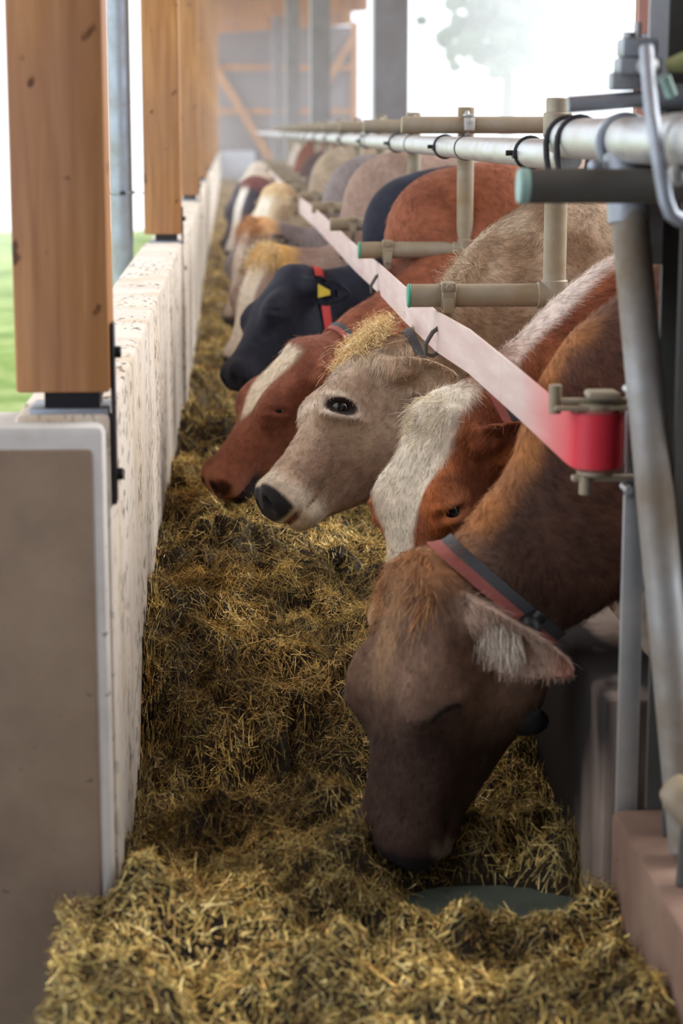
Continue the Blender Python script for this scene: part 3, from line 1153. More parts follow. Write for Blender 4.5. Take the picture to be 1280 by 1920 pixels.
def curls(name, parent, root_fn, n, length, r0, cols, dirf, curl=.012, segs=9, width=.0016, seed=1, turns=1.2):
    """a tuft of long wavy hair as one mesh of thin tapering strands"""
    rg = np.random.default_rng(seed)
    P, Nn = root_fn(rg, n)
    D = dirf(P, Nn, rg)
    D /= np.linalg.norm(D, axis=1, keepdims=True)
    L = length * rg.uniform(.6, 1.15, n)
    cl = rg.integers(0, 26, n)
    ph = rg.uniform(0, 6.28, 26)[cl] + rg.normal(0, .35, n)
    am = curl * rg.uniform(.5, 1.3, 26)[cl]
    drift = rg.normal(0, .35, (26, 3))[cl]
    X = np.cross(D, np.array([0.3, .5, .8]))
    X /= np.linalg.norm(X, axis=1, keepdims=True)
    Y = np.cross(D, X)
    Vs = []
    for k in range(segs + 1):
        t = k / segs
        c = P + D * (L * t)[:, None] + drift * (L * t * t * .6)[:, None]
        c[:, 2] -= L * t * t * .45
        an = ph + turns * 6.28 * t
        c = c + (X * np.cos(an)[:, None] + Y * np.sin(an)[:, None]) * (am * t ** .7)[:, None]
        sd = X * np.sin(an)[:, None] + Y * np.cos(an)[:, None]
        w = width * (1 - .7 * t)
        Vs += [c - sd * w / 2, c + sd * w / 2]
    m = 2 * (segs + 1)
    V = np.stack(Vs, 1).reshape(-1, 3)
    b = np.arange(n)[:, None] * m
    Q = np.concatenate([b + np.array([2 * k, 2 * k + 1, 2 * k + 3, 2 * k + 2]) for k in range(segs)])
    c = cols[rg.integers(0, len(cols), n)] * rg.uniform(.75, 1.2, (n, 1))
    return quad_mesh(name, V, Q, M['tuft'], parent, cols=np.repeat(c, m, 0))


def mixc(c, other, f):
    return c * (1 - f[:, None]) + other * f[:, None]


def make_cow(cow, label, coat, strands=0, slen=.012, strand_box=None, group='cows feeding at the trough', seed=5):
    cow.build_parts()
    base = (cow.torso[0][0] + .1, cow.torso[0][1], -.02)
    r = thing('cow', base, label, 'cow', group)
    allp = np.array([x[:4] for x in cow.neck + cow.torso])
    lo = (allp[:, :3] - allp[:, 3:4]).min(0)
    hi = (allp[:, :3] + allp[:, 3:4]).max(0)
    ext = [cow.pt(a, w, v) for a in (-.1, 1.05) for w in (-.15, .15) for v in (-.27, .05)] + [e[0] + e[1] * .24 for e in cow.ears]
    lo = np.minimum(lo, np.min(ext, 0)) - .03
    hi = np.maximum(hi, np.max(ext, 0)) + .06
    lo[2] = min(lo[2], -.03)
    lo[2] = -.03
    V, Q = polygonize(cow.sdf, lo, hi, cow.h)
    # relax the grid stepping a little, keeping the shape
    for it in range(2):
        acc = np.zeros_like(V); cnt = np.zeros(len(V))
        for k in range(4):
            np.add.at(acc, Q[:, k], V[Q[:, (k + 1) % 4]] + V[Q[:, (k + 3) % 4]])
            np.add.at(cnt, Q[:, k], 2)
        V = V * .5 + .5 * acc / np.maximum(cnt, 1)[:, None]
    Nn = vert_normals(V, Q)

    def colour(p, nn):
        a, w, v = cow.local(p)
        S = a / .53
        dh = np.full(len(p), 1.)
        near = (S > -.2) & (S < 1.15) & (np.abs(w) < .25) & (v > -.4) & (v < .15)
        dh[near] = cow.head(p[near])
        hm = smooth(.05, .0, dh)
        de = np.min([np.linalg.norm(p - e[0] - e[1] * np.clip(((p - e[0]) @ e[1]), 0, .22)[:, None], axis=1) for e in cow.ears], 0)
        em = smooth(.085, .06, de) * (np.abs(w) > .10)
        n1 = vnoise(p[:, 0] * 14, p[:, 1] * 14, p[:, 2] * 14)
        n2 = vnoise(p[:, 0] * 45 + 7, p[:, 1] * 45, p[:, 2] * 45)
        el_ = (a - EYE[0]) * .56 + (v - EYE[2]) * .83
        et_ = -(a - EYE[0]) * .83 + (v - EYE[2]) * .56
        return np.clip(coat(dict(p=p, el=el_, et=et_, S=S, w=w, v=v, hm=hm, em=em, n1=n1, n2=n2, nn=nn)), .002, .95)
    C = colour(V, Nn)
    Vall, Qall, Call, Nall = V, Q, C, Nn
    if strands:
        rg = np.random.default_rng(seed)
        cen = V[Q].mean(1)
        ar = np.linalg.norm(np.cross(V[Q[:, 2]] - V[Q[:, 0]], V[Q[:, 3]] - V[Q[:, 1]]), axis=1) / 2
        b = strand_box
        wgt = ar * ((cen > np.array(b[0])) & (cen < np.array(b[1]))).all(1)
        a, w, v = cow.local(cen)
        nosepad = (a / .53 > .90) & (v > -.12)
        wgt = wgt * np.where(nosepad, 0, 1) * np.where((np.abs(a / .53 - .42) < .06) & (np.abs(v + .030) < .03) & (np.abs(w) > .08), 0, 1)
        pick = rg.choice(len(Q), strands, p=wgt / wgt.sum())
        ab = rg.random((strands, 2))
        q = V[Q[pick]]
        P = (q[:, 0] * ((1 - ab[:, :1]) * (1 - ab[:, 1:])) + q[:, 1] * (ab[:, :1] * (1 - ab[:, 1:])) + q[:, 2] * (ab[:, :1] * ab[:, 1:]) + q[:, 3] * ((1 - ab[:, :1]) * ab[:, 1:]))
        N_ = Nn[Q[pick, 0]]
        a, w, v = cow.local(P)
        S = a / .53
        hm = smooth(-.25, .15, S) * (np.abs(w) < .3) * (v > -.35)
        flow = (cow.u * .9)[None] * hm[:, None] + np.array([.75, 0, -.55])[None] * (1 - hm[:, None])
        fx = np.stack([vnoise(P[:, 0] * 9 + k * 11, P[:, 1] * 9, P[:, 2] * 9) - .5 for k in range(3)], 1)
        flow = flow + fx * 1.6 + rg.normal(0, .22, flow.shape)
        flow = flow - N_ * (flow * N_).sum(1)[:, None]
        flow /= np.linalg.norm(flow, axis=1, keepdims=True) + 1e-9
        lift = rg.uniform(.15, .5, strands)[:, None]
        D = flow + N_ * lift
        L = slen * rg.uniform(.6, 1.4, strands) * (1 + .5 * (1 - hm)) * (1 + .8 * smooth(.36, .1, S) * hm)
        cc = colour(P, N_) * rg.uniform(.6, 1.42, (strands, 1))
        Vs, Qs, Cs, Ns = ribbons(P - N_ * .001, D, N_, L, np.full(strands, .0015), -N_ * .18, cc, 2, rg)
        Qall = np.concatenate([Q, Qs + len(V)])
        Vall = np.concatenate([V, Vs]); Call = np.concatenate([C, Cs]); Nall = np.concatenate([Nn, Ns])
    body = quad_mesh('body', Vall, Qall, M['coat'], r, cols=Call, normals=Nall if strands else None)
    # eyes
    for sd in (1, -1):
        c = cow.pt(EYE[0] / .53, sd * .0885, EYE[2])
        obj('eye', MB().ball(c, .0275 * cow.hs, 20), M['eye'], r)
    cow.root = r
    return r


def collar(cow, c, axis, mats, width=.03, bead=None, bead_r=.02, tagdir=None, name='collar'):
    """band that follows the skin of the neck round point c; mats = one or two webbing materials side by side"""
    c = np.array(c, float)
    ax = np.array(axis, float)
    ax /= np.linalg.norm(ax)
    x = np.cross(ax, [0, 1, 0]); x /= np.linalg.norm(x)
    y = np.cross(ax, x)
    n = 56
    ths = np.linspace(0, 2 * math.pi, n, endpoint=False)
    first = None
    nb = len(mats)
    for b, mt in enumerate(mats):
        o0 = -width / 2 + width * b / nb
        o1 = -width / 2 + width * (b + 1) / nb
        V = []
        rows = []
        for oo in (o0, o1):
            rad = []
            for t in ths:
                d = x * math.cos(t) + y * math.sin(t)
                rad.append(np.linalg.norm(cow.surf(c + ax * oo, d, .5) - c - ax * oo))
            rad = np.array(rad)
            for it in range(3):
                rad = np.maximum(rad, (np.roll(rad, 1) + np.roll(rad, -1)) / 2)
            rows.append(rad)
        for i, t in enumerate(ths):
            d = x * math.cos(t) + y * math.sin(t)
            V += [c + ax * o0 + d * (rows[0][i] + .001), c + ax * o0 + d * (rows[0][i] + .006), c + ax * o1 + d * (rows[1][i] + .006), c + ax * o1 + d * (rows[1][i] + .001)]
        Fq = []
        for i in range(n):
            j = (i + 1) % n
            for k in range(4):
                Fq.append((i * 4 + k, i * 4 + (k + 1) % 4, j * 4 + (k + 1) % 4, j * 4 + k))
        o = obj(name if first is None else 'webbing', MB().add(V, Fq), mt, cow.root if first is None else first)
        if first is None:
            first = o
        else:
            o.matrix_parent_inverse = Matrix.Translation(-cow.root.location) if False else Matrix.Identity(4)
    if bead is not None:
        p = cow.surf(c, np.array(bead, float) / np.linalg.norm(bead), .5) + np.array(bead, float) / np.linalg.norm(bead) * bead_r * .6
        q = obj('bell_buckle', MB().ball(p, (bead_r, bead_r, bead_r * 1.1), 18).pipe(p + ax * bead_r * .8, p + ax * bead_r * 1.5, bead_r * .6, 14), M['black'], first)
        q.matrix_parent_inverse = Matrix.Identity(4)
    return first


def neck_to(cow_P, u, v, mids, k0=.8):
    """neck chain: starts inside the back of the skull"""
    return mids


def lerp3(a, b, t):
    return np.asarray(a) * (1 - t) + np.asarray(b) * t

W0 = np.array([1., 1., 1.])

# --- the front brown cow, head down in the feed
def coat_front(q):
    S, w, v, hm, n1, n2, p = q['S'], q['w'], q['v'], q['hm'], q['n1'], q['n2'], q['p']
    c = np.tile(lin(84, 60, 50), (len(S), 1))
    c = mixc(c, lin(112, 84, 70), smooth(.45, .75, n1) * .6)
    c = mixc(c, lin(108, 68, 50), smooth(.5, 1.1, p[:, 0] + .2 * n1))
    face = lin(144, 114, 96)
    f = np.tile(face, (len(S), 1))
    f = mixc(f, lin(196, 160, 124), smooth(.045, .01, np.abs(w)) * smooth(.5, .2, S) * .8)
    f = mixc(f, lin(70, 52, 46), smooth(.36, .60, S) * .92)  # shade over the lower face, mixed into the coat colour
    f = mixc(f, lin(66, 48, 42), smooth(.06, .02, np.hypot((S - .45) * .53, v + .03)) * .7)
    f = mixc(f, lin(24, 18, 16), smooth(.034, .028, np.abs(q['el'])) * smooth(.0065, .003, np.abs(q['et'] + .3 * q['el'] ** 2 / .03)) * (np.abs(w) > .06))
    f = mixc(f, lin(178, 124, 82), smooth(.16, .04, S + .1 * n1) * (v > -.09) * .85)
    f = mixc(f, lin(196, 184, 170), smooth(.86, .93, S) * smooth(-.06, -.1, v))
    f = mixc(f, lin(48, 44, 46), smooth(.915, .95, S) * smooth(-.105, -.09, v))
    c = mixc(c, f, hm)
    # orange mane along the crest of the neck
    cp = [(.39, .636), (.516, .835), (.573, .993), (.696, 1.187), (.9, 1.28)]
    dm = np.full(len(S), 9.)
    for (x0, z0), (x1, z1) in zip(cp[:-1], cp[1:]):
        t = np.clip(((p[:, 0] - x0) * (x1 - x0) + (p[:, 2] - z0) * (z1 - z0)) / ((x1 - x0) ** 2 + (z1 - z0) ** 2), 0, 1)
        dm = np.minimum(dm, np.hypot(p[:, 0] - x0 - t * (x1 - x0), p[:, 2] - z0 - t * (z1 - z0)))
    mn = smooth(.075, .030, dm + .03 * (n1 - .5)) * (1 - hm)
    c = mixc(c, lin(190, 126, 74), mn * .95)
    e = q['em']
    c = mixc(c, lin(206, 176, 156), e * .8)
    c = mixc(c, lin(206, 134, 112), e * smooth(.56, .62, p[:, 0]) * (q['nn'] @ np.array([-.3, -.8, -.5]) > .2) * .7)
    return c * .82 * (1 + (n2 - .5)[:, None] * .3)
C1 = Cow((.325, 3.70, .605), (.238, 3.61, .060), (-.88, -.47, .05),
         [(.46, 3.78, .52, .110, .84), (.61, 3.79, .63, .148, .72), (.83, 3.78, .83, .27, .56), (1.06, 3.78, .90, .37, .58)],
         [(1.06, 3.78, .90, .37, .58), (1.5, 3.77, .84, .40, .74), (2.0, 3.77, .88, .38, .74), (2.3, 3.77, .97, .29, .75)],
         eye_open=.12, ear=(.80, -.34, -.46), h=.007, ear_len=.205, ws=1.14, ear_f=(-.30, -.80, -.50), ear2=(.55, .83, .0))
make_cow(C1, 'brown cow with an orange forelock bending its head into the feed, nearest to the camera', coat_front, 65000, .014, ((-1, 3.0, 0), (1.15, 4.2, 1.6)))

# --- red and white cow behind it
def coat_redwhite(q):
    S, w, v, hm, n1, n2, p = q['S'], q['w'], q['v'], q['hm'], q['n1'], q['n2'], q['p']
    red = lin(150, 88, 58)
    c = np.tile(red, (len(S), 1))
    c = mixc(c, lin(196, 116, 66), smooth(.5, .8, n1) * .7)
    c = mixc(c, lin(110, 52, 34), smooth(.5, .25, n1) * .5)
    edge = np.interp(S, [-.05, .15, .3, .42, .55, .7, 1.0], [.075, .074, .072, .050, .034, .045, .06]) + .012 * (n1 - .5)
    bl = smooth(.008, -.008, np.where(w < 0, -w * .62, w) - edge) * (v > -.13) * hm
    c = mixc(c, lin(232, 222, 204), bl)
    c = mixc(c, lin(226, 186, 130), bl * smooth(.55, .7, S) * smooth(.01, .04, np.abs(w)) * .6)
    c = mixc(c, lin(190, 120, 80), smooth(.05, .03, np.hypot((S - .38) * .53, v + .03)) * hm * (1 - bl) * .7)
    c = mixc(c, lin(226, 190, 170), smooth(.93, .97, S) * hm)
    crest = np.interp(p[:, 0], [.4, .571, .65, .814, 1.0], [.80, .85, .965, 1.13, 1.25])
    mn = smooth(-.035, -.005, p[:, 2] - crest) * (1 - hm) * smooth(.55, .66, p[:, 0])
    c = mixc(c, lin(232, 216, 204), mn)
    return c * (1 + (n2 - .5)[:, None] * .25)
C2 = Cow((.435, 4.38, .825), (.315, 4.25, .335), (-.80, -.60, .22),
         [(.54, 4.43, .755, .112, .82), (.68, 4.45, .80, .155, .64), (.89, 4.45, .86, .255, .50), (1.10, 4.45, .89, .345, .56)],
         [(1.10, 4.45, .89, .345, .56), (1.5, 4.45, .84, .39, .70), (2.0, 4.45, .88, .37, .70), (2.3, 4.45, .97, .28, .72)],
         eye_open=.8, ear=(.8, -.2, .10), ear2=(.8, .5, .1), h=.0075)
make_cow(C2, 'red cow with a broad white blaze, head behind the front brown cow', coat_redwhite, 45000, .015, ((-1, 3.9, .2), (1.15, 4.9, 1.6)))

# --- tan cow in profile, looking at the camera
def coat_tan(q):
    S, w, v, hm, n1, n2, p = q['S'], q['w'], q['v'], q['hm'], q['n1'], q['n2'], q['p']
    c = np.tile(lin(172, 144, 116), (len(S), 1))
    c = mixc(c, lin(142, 112, 86), smooth(.42, .7, n1) * .7)
    c = mixc(c, lin(196, 178, 156), smooth(.55, .3, n1) * .4)
    f = np.tile(lin(184, 160, 138), (len(S), 1))
    f = mixc(f, lin(208, 190, 166), smooth(.35, .05, S) * .75)
    f = mixc(f, lin(150, 122, 106), smooth(.5, .62, S) * smooth(.85, .75, S) * smooth(-.02, -.06, v) * .7)
    f = mixc(f, lin(150, 126, 112), smooth(-.12, -.17, v) * .35)
    f = mixc(f, lin(218, 204, 188), smooth(.042, .028, np.hypot((S - .43) * .53, v + .016)) * .7)
    er = np.hypot(q['el'] / .043, q['et'] / .024)
    f = mixc(f, lin(224, 208, 190), smooth(1.45, 1.05, er) * (np.abs(w) > .05) * .8)
    f = mixc(f, lin(52, 42, 40), smooth(.98, .84, er) * (np.abs(w) > .05))
    f = mixc(f, lin(228, 214, 194), smooth(.80, .87, S + .03 * (n1 - .5)))
    pad = smooth(.915, .935, S + .22 * np.clip(v + .03, -.1, 0)) * smooth(-.092, -.082, v)
    f = mixc(f, lin(52, 52, 58), pad)
    f = mixc(f, lin(150, 104, 92), smooth(.93, .95, S) * smooth(.012, .005, np.abs(v + .105)))
    c = mixc(c, f, hm)
    c = mixc(c, lin(206, 178, 150), q['em'] * .6)
    return c * (1 + (n2 - .5)[:, None] * .22)
C3 = Cow((.345, 5.02, .905), (.040, 4.84, .545), (-.80, .0, .60),
         [(.46, 5.08, .775, .13, .76), (.61, 5.12, .81, .175, .64), (.74, 5.13, .87, .23, .56), (.87, 5.14, .905, .345, .58)],
         [(.87, 5.14, .905, .345, .58), (1.35, 5.14, .80, .38, .74), (1.9, 5.16, .84, .37, .74), (2.2, 5.16, .93, .29, .75)],
         eye_open=1.0, ear=(.92, -.30, -.10), h=.0065, ear_len=.17, ws=1.16)
r3 = make_cow(C3, 'tan cow in profile with curly golden forelock and dark nose, looking towards the camera', coat_tan, 85000, .013, ((-1, 4.5, .2), (1.25, 5.6, 1.6)))
def poll_roots(cow, rad, a0=.03):
    def f(rg, n):
        th = rg.uniform(0, 6.28, n)
        rr = rad * np.sqrt(rg.random(n))
        c = cow.pt(a0, 0, -.012)
        P = c + cow.w * (rr * np.cos(th))[:, None] * 1.25 + cow.u * (rr * np.sin(th))[:, None]
        return P, np.tile(cow.v, (n, 1))
    return f
gold = np.array([lin(244, 212, 150), lin(252, 232, 186), lin(234, 194, 126), lin(248, 224, 176)])
curls('forelock', r3, poll_roots(C3, .06), 3000, .072, .06, gold, lambda P, N, rg: C3.v * .45 - C3.u * .55 + rg.normal(0, .13, P.shape) + rg.normal(0, .5, (30, 3))[rg.integers(0, 30, len(P))] + np.array([-.25, -.15, .1]), .019, seed=4, segs=14, turns=1.5, width=.0026)
oran = np.array([lin(204, 150, 100), lin(184, 126, 80), lin(160, 106, 68), lin(214, 164, 112)])
curls('forelock', C1.root, poll_roots(C1, .065, .04), 3600, .055, .06, oran, lambda P, N, rg: C1.v * .30 + C1.u * .75 + rg.normal(0, .28, P.shape), .006, seed=5, turns=.5)
crm = np.array([lin(232, 220, 196), lin(214, 196, 160), lin(240, 230, 212)])
curls('forelock', C2.root, poll_roots(C2, .05, .03), 1800, .045, .05, crm, lambda P, N, rg: C2.v * .6 + C2.u * .5 + rg.normal(0, .25, P.shape), .006, seed=6, turns=.5)
def ear_roots(cow, k=0):
    root, e, f, g = cow.ears[k]
    def fn(rg, n):
        t = rg.uniform(.02, .10, n)
        y = rg.uniform(-.03, .03, n)
        return root + e * t[:, None] + g * y[:, None] + f * .004, np.tile(f, (n, 1))
    return fn
wht = np.array([lin(226, 212, 196), lin(206, 190, 172), lin(238, 228, 216)])
e1 = C1.ears[0]
curls('ear_hair', C1.root, ear_roots(C1), 700, .036, .03, wht, lambda P, N, rg: np.array([0, -.3, -1.]) * .8 + e1[2] * .3 + e1[1] * .3 + rg.normal(0, .2, P.shape), .004, seed=8, turns=.4)

collar(C1, (.505, 3.78, .555), (.66, .05, .75), [M['dullred'], M['greyband']], .042, bead=(.42, -.8, -.45), bead_r=.024)
pz = C1.pt(.20, .03, -.235)
tgp = MB().ball(atY(985, 1352, 3.72), (.046, .026, .030), 16)
obj('transponder', tgp, M['black'], C1.root)
collar(C2, (.62, 4.44, .78), (.88, 0, .45), [M['dullred'], M['greyband']], .036, bead=(.1, -1, .02), bead_r=.022)
collar(C3, (.50, 5.09, .785), (.92, .05, .36), [M['greyband']], .022, bead=(.2, -1, .05), bead_r=.017)

def crest_roots(rg, n):
    t = rg.random(n)
    x = .545 + .075 * t
    z = .985 + .13 * t
    return np.stack([x + rg.normal(0, .012, n), 5.13 + rg.normal(0, .05, n), z - .02], 1), np.tile([-.6, 0, .8], (n, 1))
tanh_ = np.array([lin(196, 172, 140), lin(170, 142, 110), lin(214, 192, 164)])
curls('neck_tuft', r3, crest_roots, 1500, .06, .04, tanh_, lambda P, N, rg: np.array([-.55, -.25, .75]) + rg.normal(0, .35, P.shape), .008, seed=11, turns=.7)

# --- red cow with white forehead
def coat_red4(q):
    S, w, v, hm, n1, n2, p = q['S'], q['w'], q['v'], q['hm'], q['n1'], q['n2'], q['p']
    c = np.tile(lin(150, 90, 64), (len(S), 1))
    c = mixc(c, lin(120, 66, 46), smooth(.45, .75, n1) * .6)
    f = np.tile(lin(142, 88, 68), (len(S), 1))
    f = mixc(f, lin(110, 62, 50), smooth(.08, .03, np.hypot((S - .45) * .53, v + .05)) * .6)
    bl = smooth(.012, -.008, np.abs(w) - np.interp(S, [0, .15, .35, .5, .6], [.06, .055, .05, .03, .0])) * smooth(.60, .5, S) * smooth(.02, .07, S)
    f = mixc(f, lin(224, 208, 184), bl)
    f = mixc(f, lin(180, 120, 92), smooth(.86, .95, S))
    f = mixc(f, lin(52, 46, 48), smooth(-.095, -.12, v) * smooth(.72, .8, S))
    f = mixc(f, lin(70, 40, 34), smooth(.034, .018, np.hypot((S - .965) * .53, v + .045)) * (np.abs(w) > .02))
    return mixc(c, f, hm) * (1 + (n2 - .5)[:, None] * .2)
C4 = Cow((.205, 5.98, .805), (-.10, 5.86, .410), (-.70, -.28, .65),
         [(.30, 6.04, .69, .12, .78), (.45, 6.18, .745, .148, .68), (.73, 6.40, .86, .225, .58), (.86, 6.50, .94, .365, .56), (.70, 6.50, 1.10, .195, .80)],
         [(.86, 6.50, .94, .365, .56), (1.35, 6.5, .86, .40, .72), (1.9, 6.5, .88, .38, .72), (2.2, 6.5, .97, .29, .74)],
         eye_open=.5, h=.009)
make_cow(C4, 'red cow with white forehead behind the tan cow, nose near the trough wall', coat_red4, 40000, .014, ((-1, 5.5, .2), (1.25, 7.0, 1.7)))
collar(C4, (.36, 6.10, .71), (.85, .4, .35), [M['dullred'], M['greyband']], .036, bead=(.1, -1, -.1), bead_r=.02)

# --- black cow with red collar
def coat_black(q):
    S, w, v, hm, n1, n2, p = q['S'], q['w'], q['v'], q['hm'], q['n1'], q['n2'], q['p']
    c = np.tile(lin(40, 42, 54), (len(S), 1))
    return c * (1 + (n2 - .5)[:, None] * .4)
C5 = Cow((.205, 7.45, .925), (-.04, 7.20, .56), (-.75, -.25, .5),
         [(.30, 7.50, .79, .125, .80), (.48, 7.55, .775, .145, .70), (.71, 7.6, .85, .20, .60), (.86, 7.62, .92, .355, .56), (.69, 7.62, 1.07, .185, .80)],
         [(.86, 7.62, .92, .355, .56), (1.3, 7.62, .86, .40, .72), (1.85, 7.62, .88, .38, .72), (2.15, 7.62, .97, .29, .74)],
         eye_open=.5, ear=(.80, -.50, -.10), h=.011, ear_f=(-.2, -.85, -.2))
r5 = make_cow(C5, 'black cow with a bright red collar and yellow ear tag', coat_black)
collar(C5, (.335, 7.51, .785), (.95, .1, .12), [M['redband']], .034, bead=None)
e5 = C5.ears[0]
c5 = e5[0] + e5[1] * .09 + e5[2] * .016
V5 = [c5 + e5[3] * a_ + e5[1] * b_ + e5[2] * o_ for o_ in (0, .003) for a_, b_ in ((-.008, .02), (.008, .02), (.026, -.03), (-.026, -.03))]
obj('ear_tag', MB().add(V5, [(0, 1, 2, 3), (7, 6, 5, 4), (0, 4, 5, 1), (1, 5, 6, 2), (2, 6, 7, 3), (3, 7, 4, 0)]), M['tag'], r5, smooth=False)

# --- cows farther along the trough
def far_coat(base, face, blaze=None, bw=.04, poll=None, nose=(60, 56, 58)):
    def f(q):
        S, w, v, hm, n1, n2 = q['S'], q['w'], q['v'], q['hm'], q['n1'], q['n2']
        c = np.tile(lin(*base), (len(S), 1))
        c = mixc(c, lin(*base) * .7, smooth(.45, .7, n1) * .5)
        g = np.tile(lin(*face), (len(S), 1))
        if blaze:
            g = mixc(g, lin(*blaze), smooth(.012, -.008, np.abs(w) - bw) * (v > -.1))
        if poll:
            g = mixc(g, lin(*poll), smooth(.17, .06, S) * (v > -.12))
        g = mixc(g, lin(*nose), smooth(.92, .95, S))
        return mixc(c, g, hm)
    return f


def far_cow(ppx, mpx, Y, n, label, coat, top=1.32, wx=.72, h=.016, dy=-.08, open_=.5):
    P = atY(ppx[0], ppx[1], Y)
    Mz = atY(mpx[0], mpx[1], Y + dy)
    L = np.linalg.norm(Mz - P)
    Mz = P + (Mz - P) * (.52 / L)
    u = (Mz - P) / .52
    nn = np.array(n, float); nn = nn - u * nn.dot(u); nn /= np.linalg.norm(nn)
    N0 = P + u * .07 - nn * .11 + np.array([.0, .03, 0])
    yb = Y + .07
    sz = top - .37
    S0 = np.array([wx + .12, yb, sz])
    mid = np.array([.47, yb, min(.77, .5 * N0[2] + .5 * .80)])
    mid2 = np.array([.68, yb, .86])
    hump = np.array([wx - .02, yb, top - .20])
    cow = Cow(P, Mz, n, [(*N0, .125, .80), (*mid, .145, .70), (*mid2, .20, .62), (*S0, .36, .56), (*hump, .19, .8)],
              [(*S0, .37, .58), (S0[0] + .5, yb, sz - .06, .40, .72), (S0[0] + 1.0, yb, sz - .03, .38, .72), (S0[0] + 1.3, yb, sz + .06, .29, .74)], eye_open=open_, h=h)
    r = make_cow(cow, label, coat)
    return cow
G = 'grey-brown'
C6 = far_cow((497, 470), (455, 590), 8.75, (-.7, -.65, .3), 'grey-brown cow with a golden forelock just behind the black cow', far_coat((162, 136, 122), (150, 126, 114), (226, 214, 196), .045, (232, 186, 112)), 1.33, .72)
curls('forelock', C6.root, poll_roots(C6, .065, .05), 900, .08, .06, gold, lambda P, N, rg: C6.v * .5 + C6.u * .3 + rg.normal(0, .4, P.shape) + np.array([0, 0, .3]), .01, seed=14, width=.003)
C7 = far_cow((468, 418), (440, 530), 10.2, (-.75, -.55, .3), 'grey cow with an orange forelock, two behind the black cow', far_coat((140, 128, 126), (136, 124, 122), (206, 188, 172), .03, (216, 168, 116)), 1.30, .70)
curls('forelock', C7.root, poll_roots(C7, .06, .05), 700, .07, .06, oran * 1.1, lambda P, N, rg: C7.v * .5 + C7.u * .3 + rg.normal(0, .4, P.shape) + np.array([0, 0, .3]), .01, seed=15, width=.003)
C8 = far_cow((508, 352), (482, 440), 11.9, (-.75, -.6, .3), 'cream faced cow with its head raised behind the grey cow', far_coat((176, 156, 134), (214, 194, 160), (238, 228, 208), .05, (214, 184, 140)), 1.34, .70)
C9 = far_cow((466, 338), (440, 425), 13.4, (-.75, -.6, .3), 'black faced cow with a narrow white blaze, far along the trough', far_coat((70, 62, 70), (64, 60, 72), (236, 228, 216), .035, (120, 70, 66)), 1.30, .74)
C10 = far_cow((452, 345), (428, 420), 15.6, (-.8, -.5, .3), 'dark cow with its head down, next to the trough wall far back', far_coat((92, 66, 62), (92, 86, 92)), 1.28, .76, .02)
C11 = far_cow((486, 330), (462, 385), 17.6, (-.75, -.6, .3), 'brown cow with a pale face far along the trough', far_coat((128, 74, 58), (208, 190, 166), None, .03), 1.36, .80, .02)
C12 = far_cow((478, 308), (458, 352), 20.5, (-.75, -.6, .3), 'white faced cow, farthest along the trough', far_coat((214, 200, 186), (226, 214, 198), None), 1.36, .84, .022)
C13 = far_cow((512, 330), (490, 380), 19.0, (-.75, -.6, .3), 'dark brown cow standing far back under the rail', far_coat((96, 60, 54), (96, 66, 60), None), 1.36, .95, .022)

# ------------------------------------------------------------------ silage in the trough
def feed_h(X, Y):
    base = np.interp(Y, [2.4, 2.85, 3.10, 3.25, 3.45, 3.75, 4.0, 4.15, 4.45, 4.8, 5.3, 6.0, 7.0, 7.6, 8.6, 9.4, 11, 14, 20, 50],
                     [.09, .10, .10, .10, .095, .085, .03, .07, .235, .25, .29, .27, .20, .23, .17, .19, .2, .2, .22, .22])
    # lower towards the cows, heaped against the wall
    t = np.clip((X + .2) / .86, 0, 1)
    base = base + np.where(Y > 4.1, .05 * (1 - t) - .03 * t, 0) * smooth(4.0, 4.4, Y)
    base += .03 * smooth(.0, -.22, X) * smooth(3.45, 3.2, Y) * smooth(2.9, 3.1, Y)
    # ridge from the wall to the muzzle
    base += .06 * np.exp(-((Y - (3.86 + .12 * (X - .1))) / .10) ** 2) * smooth(.40, .2, X) * smooth(-.25, .0, X)
    # heap beside the curb under the jaw
    base += .09 * np.exp(-(((X - .52) / .14) ** 2 + ((Y - 4.2) / .2) ** 2))
    big = vnoise(X * 5.2 + 3, Y * 4.2) - .5
    med = vnoise(X * 13, Y * 10 + 5) - .5
    sm = vnoise(X * 34 + 7, Y * 30) - .5
    wx_ = vnoise(X * 4 + 30, Y * 4) * 1.6
    rd = np.abs(vnoise(X * 7 + 11 + wx_, Y * 5.5 + 2 + wx_ * .7) - .5) * 2
    base = base + .085 * big + .085 * med + .036 * sm - .07 * smooth(.22, .0, rd) * smooth(3.0, 3.6, Y)
    # licked bare patch by the curb
    base -= .30 * np.exp(-(((X - .50) / .17) ** 2 + ((Y - 3.50) / .13) ** 2) ** 1.5)
    return base


def ysteps():
    y = 2.45
    o = [y]
    while y < 49.5:
        y += .016 * max(1, (y / 5) ** 1.3)
        o.append(y)
    return np.array(o)


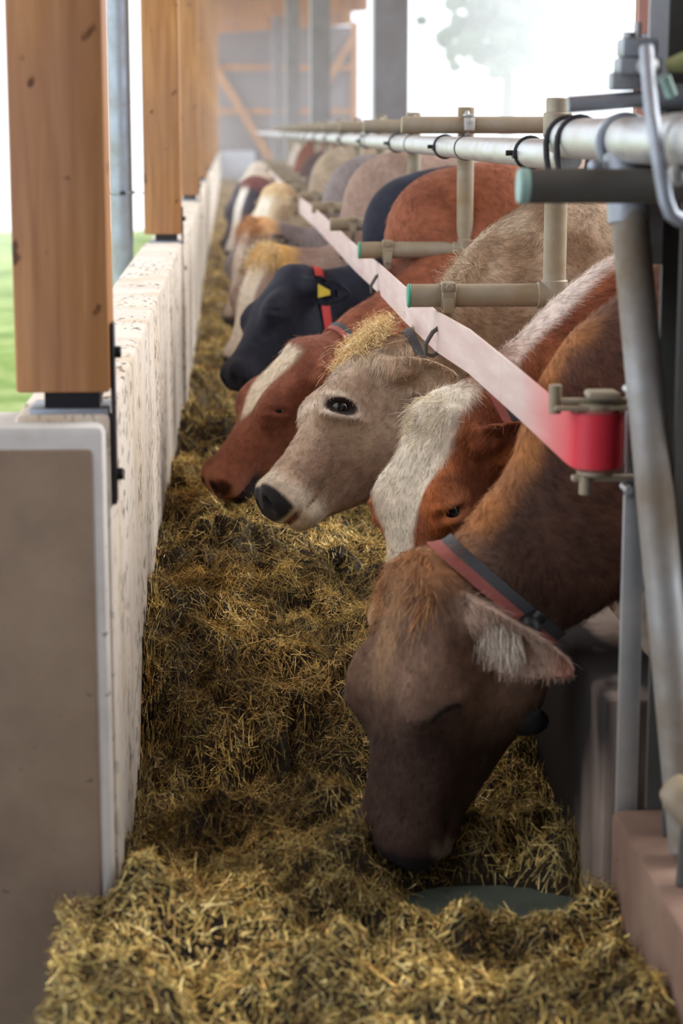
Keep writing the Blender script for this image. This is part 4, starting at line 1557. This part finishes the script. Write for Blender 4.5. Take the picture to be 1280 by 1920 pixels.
ys = ysteps()
nx = 66
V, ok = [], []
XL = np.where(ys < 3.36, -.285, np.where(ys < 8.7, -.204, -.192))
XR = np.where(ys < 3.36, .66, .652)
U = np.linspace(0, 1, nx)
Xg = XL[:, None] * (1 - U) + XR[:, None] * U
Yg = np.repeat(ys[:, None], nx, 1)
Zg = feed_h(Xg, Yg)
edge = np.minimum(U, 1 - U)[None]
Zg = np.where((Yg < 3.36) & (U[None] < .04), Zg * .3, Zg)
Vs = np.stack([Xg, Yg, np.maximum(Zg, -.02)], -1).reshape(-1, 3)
i = np.arange(len(ys) * nx).reshape(len(ys), nx)
Qs = np.stack([i[:-1, :-1], i[:-1, 1:], i[1:, 1:], i[1:, :-1]], -1).reshape(-1, 4)
nz = vnoise(Vs[:, 0] * 30, Vs[:, 1] * 30, Vs[:, 2] * 30)
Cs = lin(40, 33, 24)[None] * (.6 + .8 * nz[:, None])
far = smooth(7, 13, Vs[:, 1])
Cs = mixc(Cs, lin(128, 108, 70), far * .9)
allV, allQ, allC = [Vs], [Qs], [Cs]
pal = np.array([lin(212, 188, 122), lin(190, 166, 100), lin(168, 148, 88), lin(230, 212, 152), lin(120, 92, 50), lin(92, 68, 40), lin(66, 48, 32), lin(198, 160, 96), lin(172, 158, 96)])
pw = np.array([.18, .17, .15, .08, .12, .1, .07, .08, .05])
nS = 0
def straw(n, y0, y1, x0, x1, Lr, Wr, seed, lift=.012, pal_=None):
    global nS
    rg = np.random.default_rng(seed)
    Y = rg.uniform(y0, y1, n)
    X = rg.uniform(x0, x1, n)
    Z = feed_h(X, Y)
    k = Z > -.005
    X, Y, Z = X[k], Y[k], Z[k]
    n = len(X)
    th = vnoise(X * 7, Y * 6 + 3) * 9 + rg.normal(0, .9, n)
    edge_ = (X < -.175) | (X > .63)
    th = np.where(edge_ & (Y > 3.4), 1.57 + rg.normal(0, .12, n), th)
    e = .01
    gx = (feed_h(X + e, Y) - Z) / e
    gy = (feed_h(X, Y + e) - Z) / e
    D = np.stack([np.cos(th), np.sin(th), np.cos(th) * gx + np.sin(th) * gy + rg.normal(.12, .42, n)], 1)
    D /= np.linalg.norm(D, axis=1, keepdims=True)
    L = rg.uniform(*Lr, n) * rg.choice([.6, 1, 1, 1.6], n)
    W = rg.uniform(*Wr, n)
    N_ = np.stack([-gx, -gy, np.ones(n)], 1) + rg.normal(0, .5, (n, 3))
    N_ /= np.linalg.norm(N_, axis=1, keepdims=True)
    c = pal[rg.choice(len(pal), n, p=pw / pw.sum())] * rg.uniform(.6, 1.6, (n, 1))
    cl = vnoise(X * 9 + 20, Y * 8)
    c = c * (.66 + .95 * smooth(.25, .7, cl))[:, None]
    R = np.stack([X, Y, Z + rg.uniform(-.006, lift, n)], 1) - D * (L / 2)[:, None]
    # keep every stalk on this side of the walls
    tip = R + D * L[:, None]
    lim = np.where(Y < 3.3, -.33, -.2042)
    m = (np.minimum(R[:, 0], tip[:, 0]) > lim) & (np.maximum(R[:, 0], tip[:, 0]) < .66)
    R, D, N_, L, W, c = R[m], D[m], N_[m], L[m], W[m], c[m]
    bend = rg.normal(0, .22, D.shape)
    V, Q, C, _ = ribbons(R, D, N_, L, W, bend, c, 2, rg)
    off = sum(len(v) for v in allV)
    allV.append(V); allQ.append(Q + off); allC.append(C)
straw(36000, 2.6, 3.5, -.29, .67, (.010, .032), (.0018, .0042), 1, .016)
straw(70000, 3.4, 5.0, -.21, .66, (.014, .042), (.0010, .0022), 2, .018)
straw(60000, 4.9, 7.2, -.21, .66, (.016, .045), (.0012, .0026), 3, .018)
straw(30000, 7.0, 12.0, -.21, .66, (.02, .06), (.002, .005), 4, .02)
straw(12000, 12.0, 26.0, -.21, .66, (.04, .10), (.005, .01), 5, .02)
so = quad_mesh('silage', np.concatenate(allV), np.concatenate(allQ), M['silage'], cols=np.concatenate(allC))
so['kind'] = 'stuff'
so['label'] = 'chopped yellow-brown silage heaped along the trough floor'
so['category'] = 'feed'
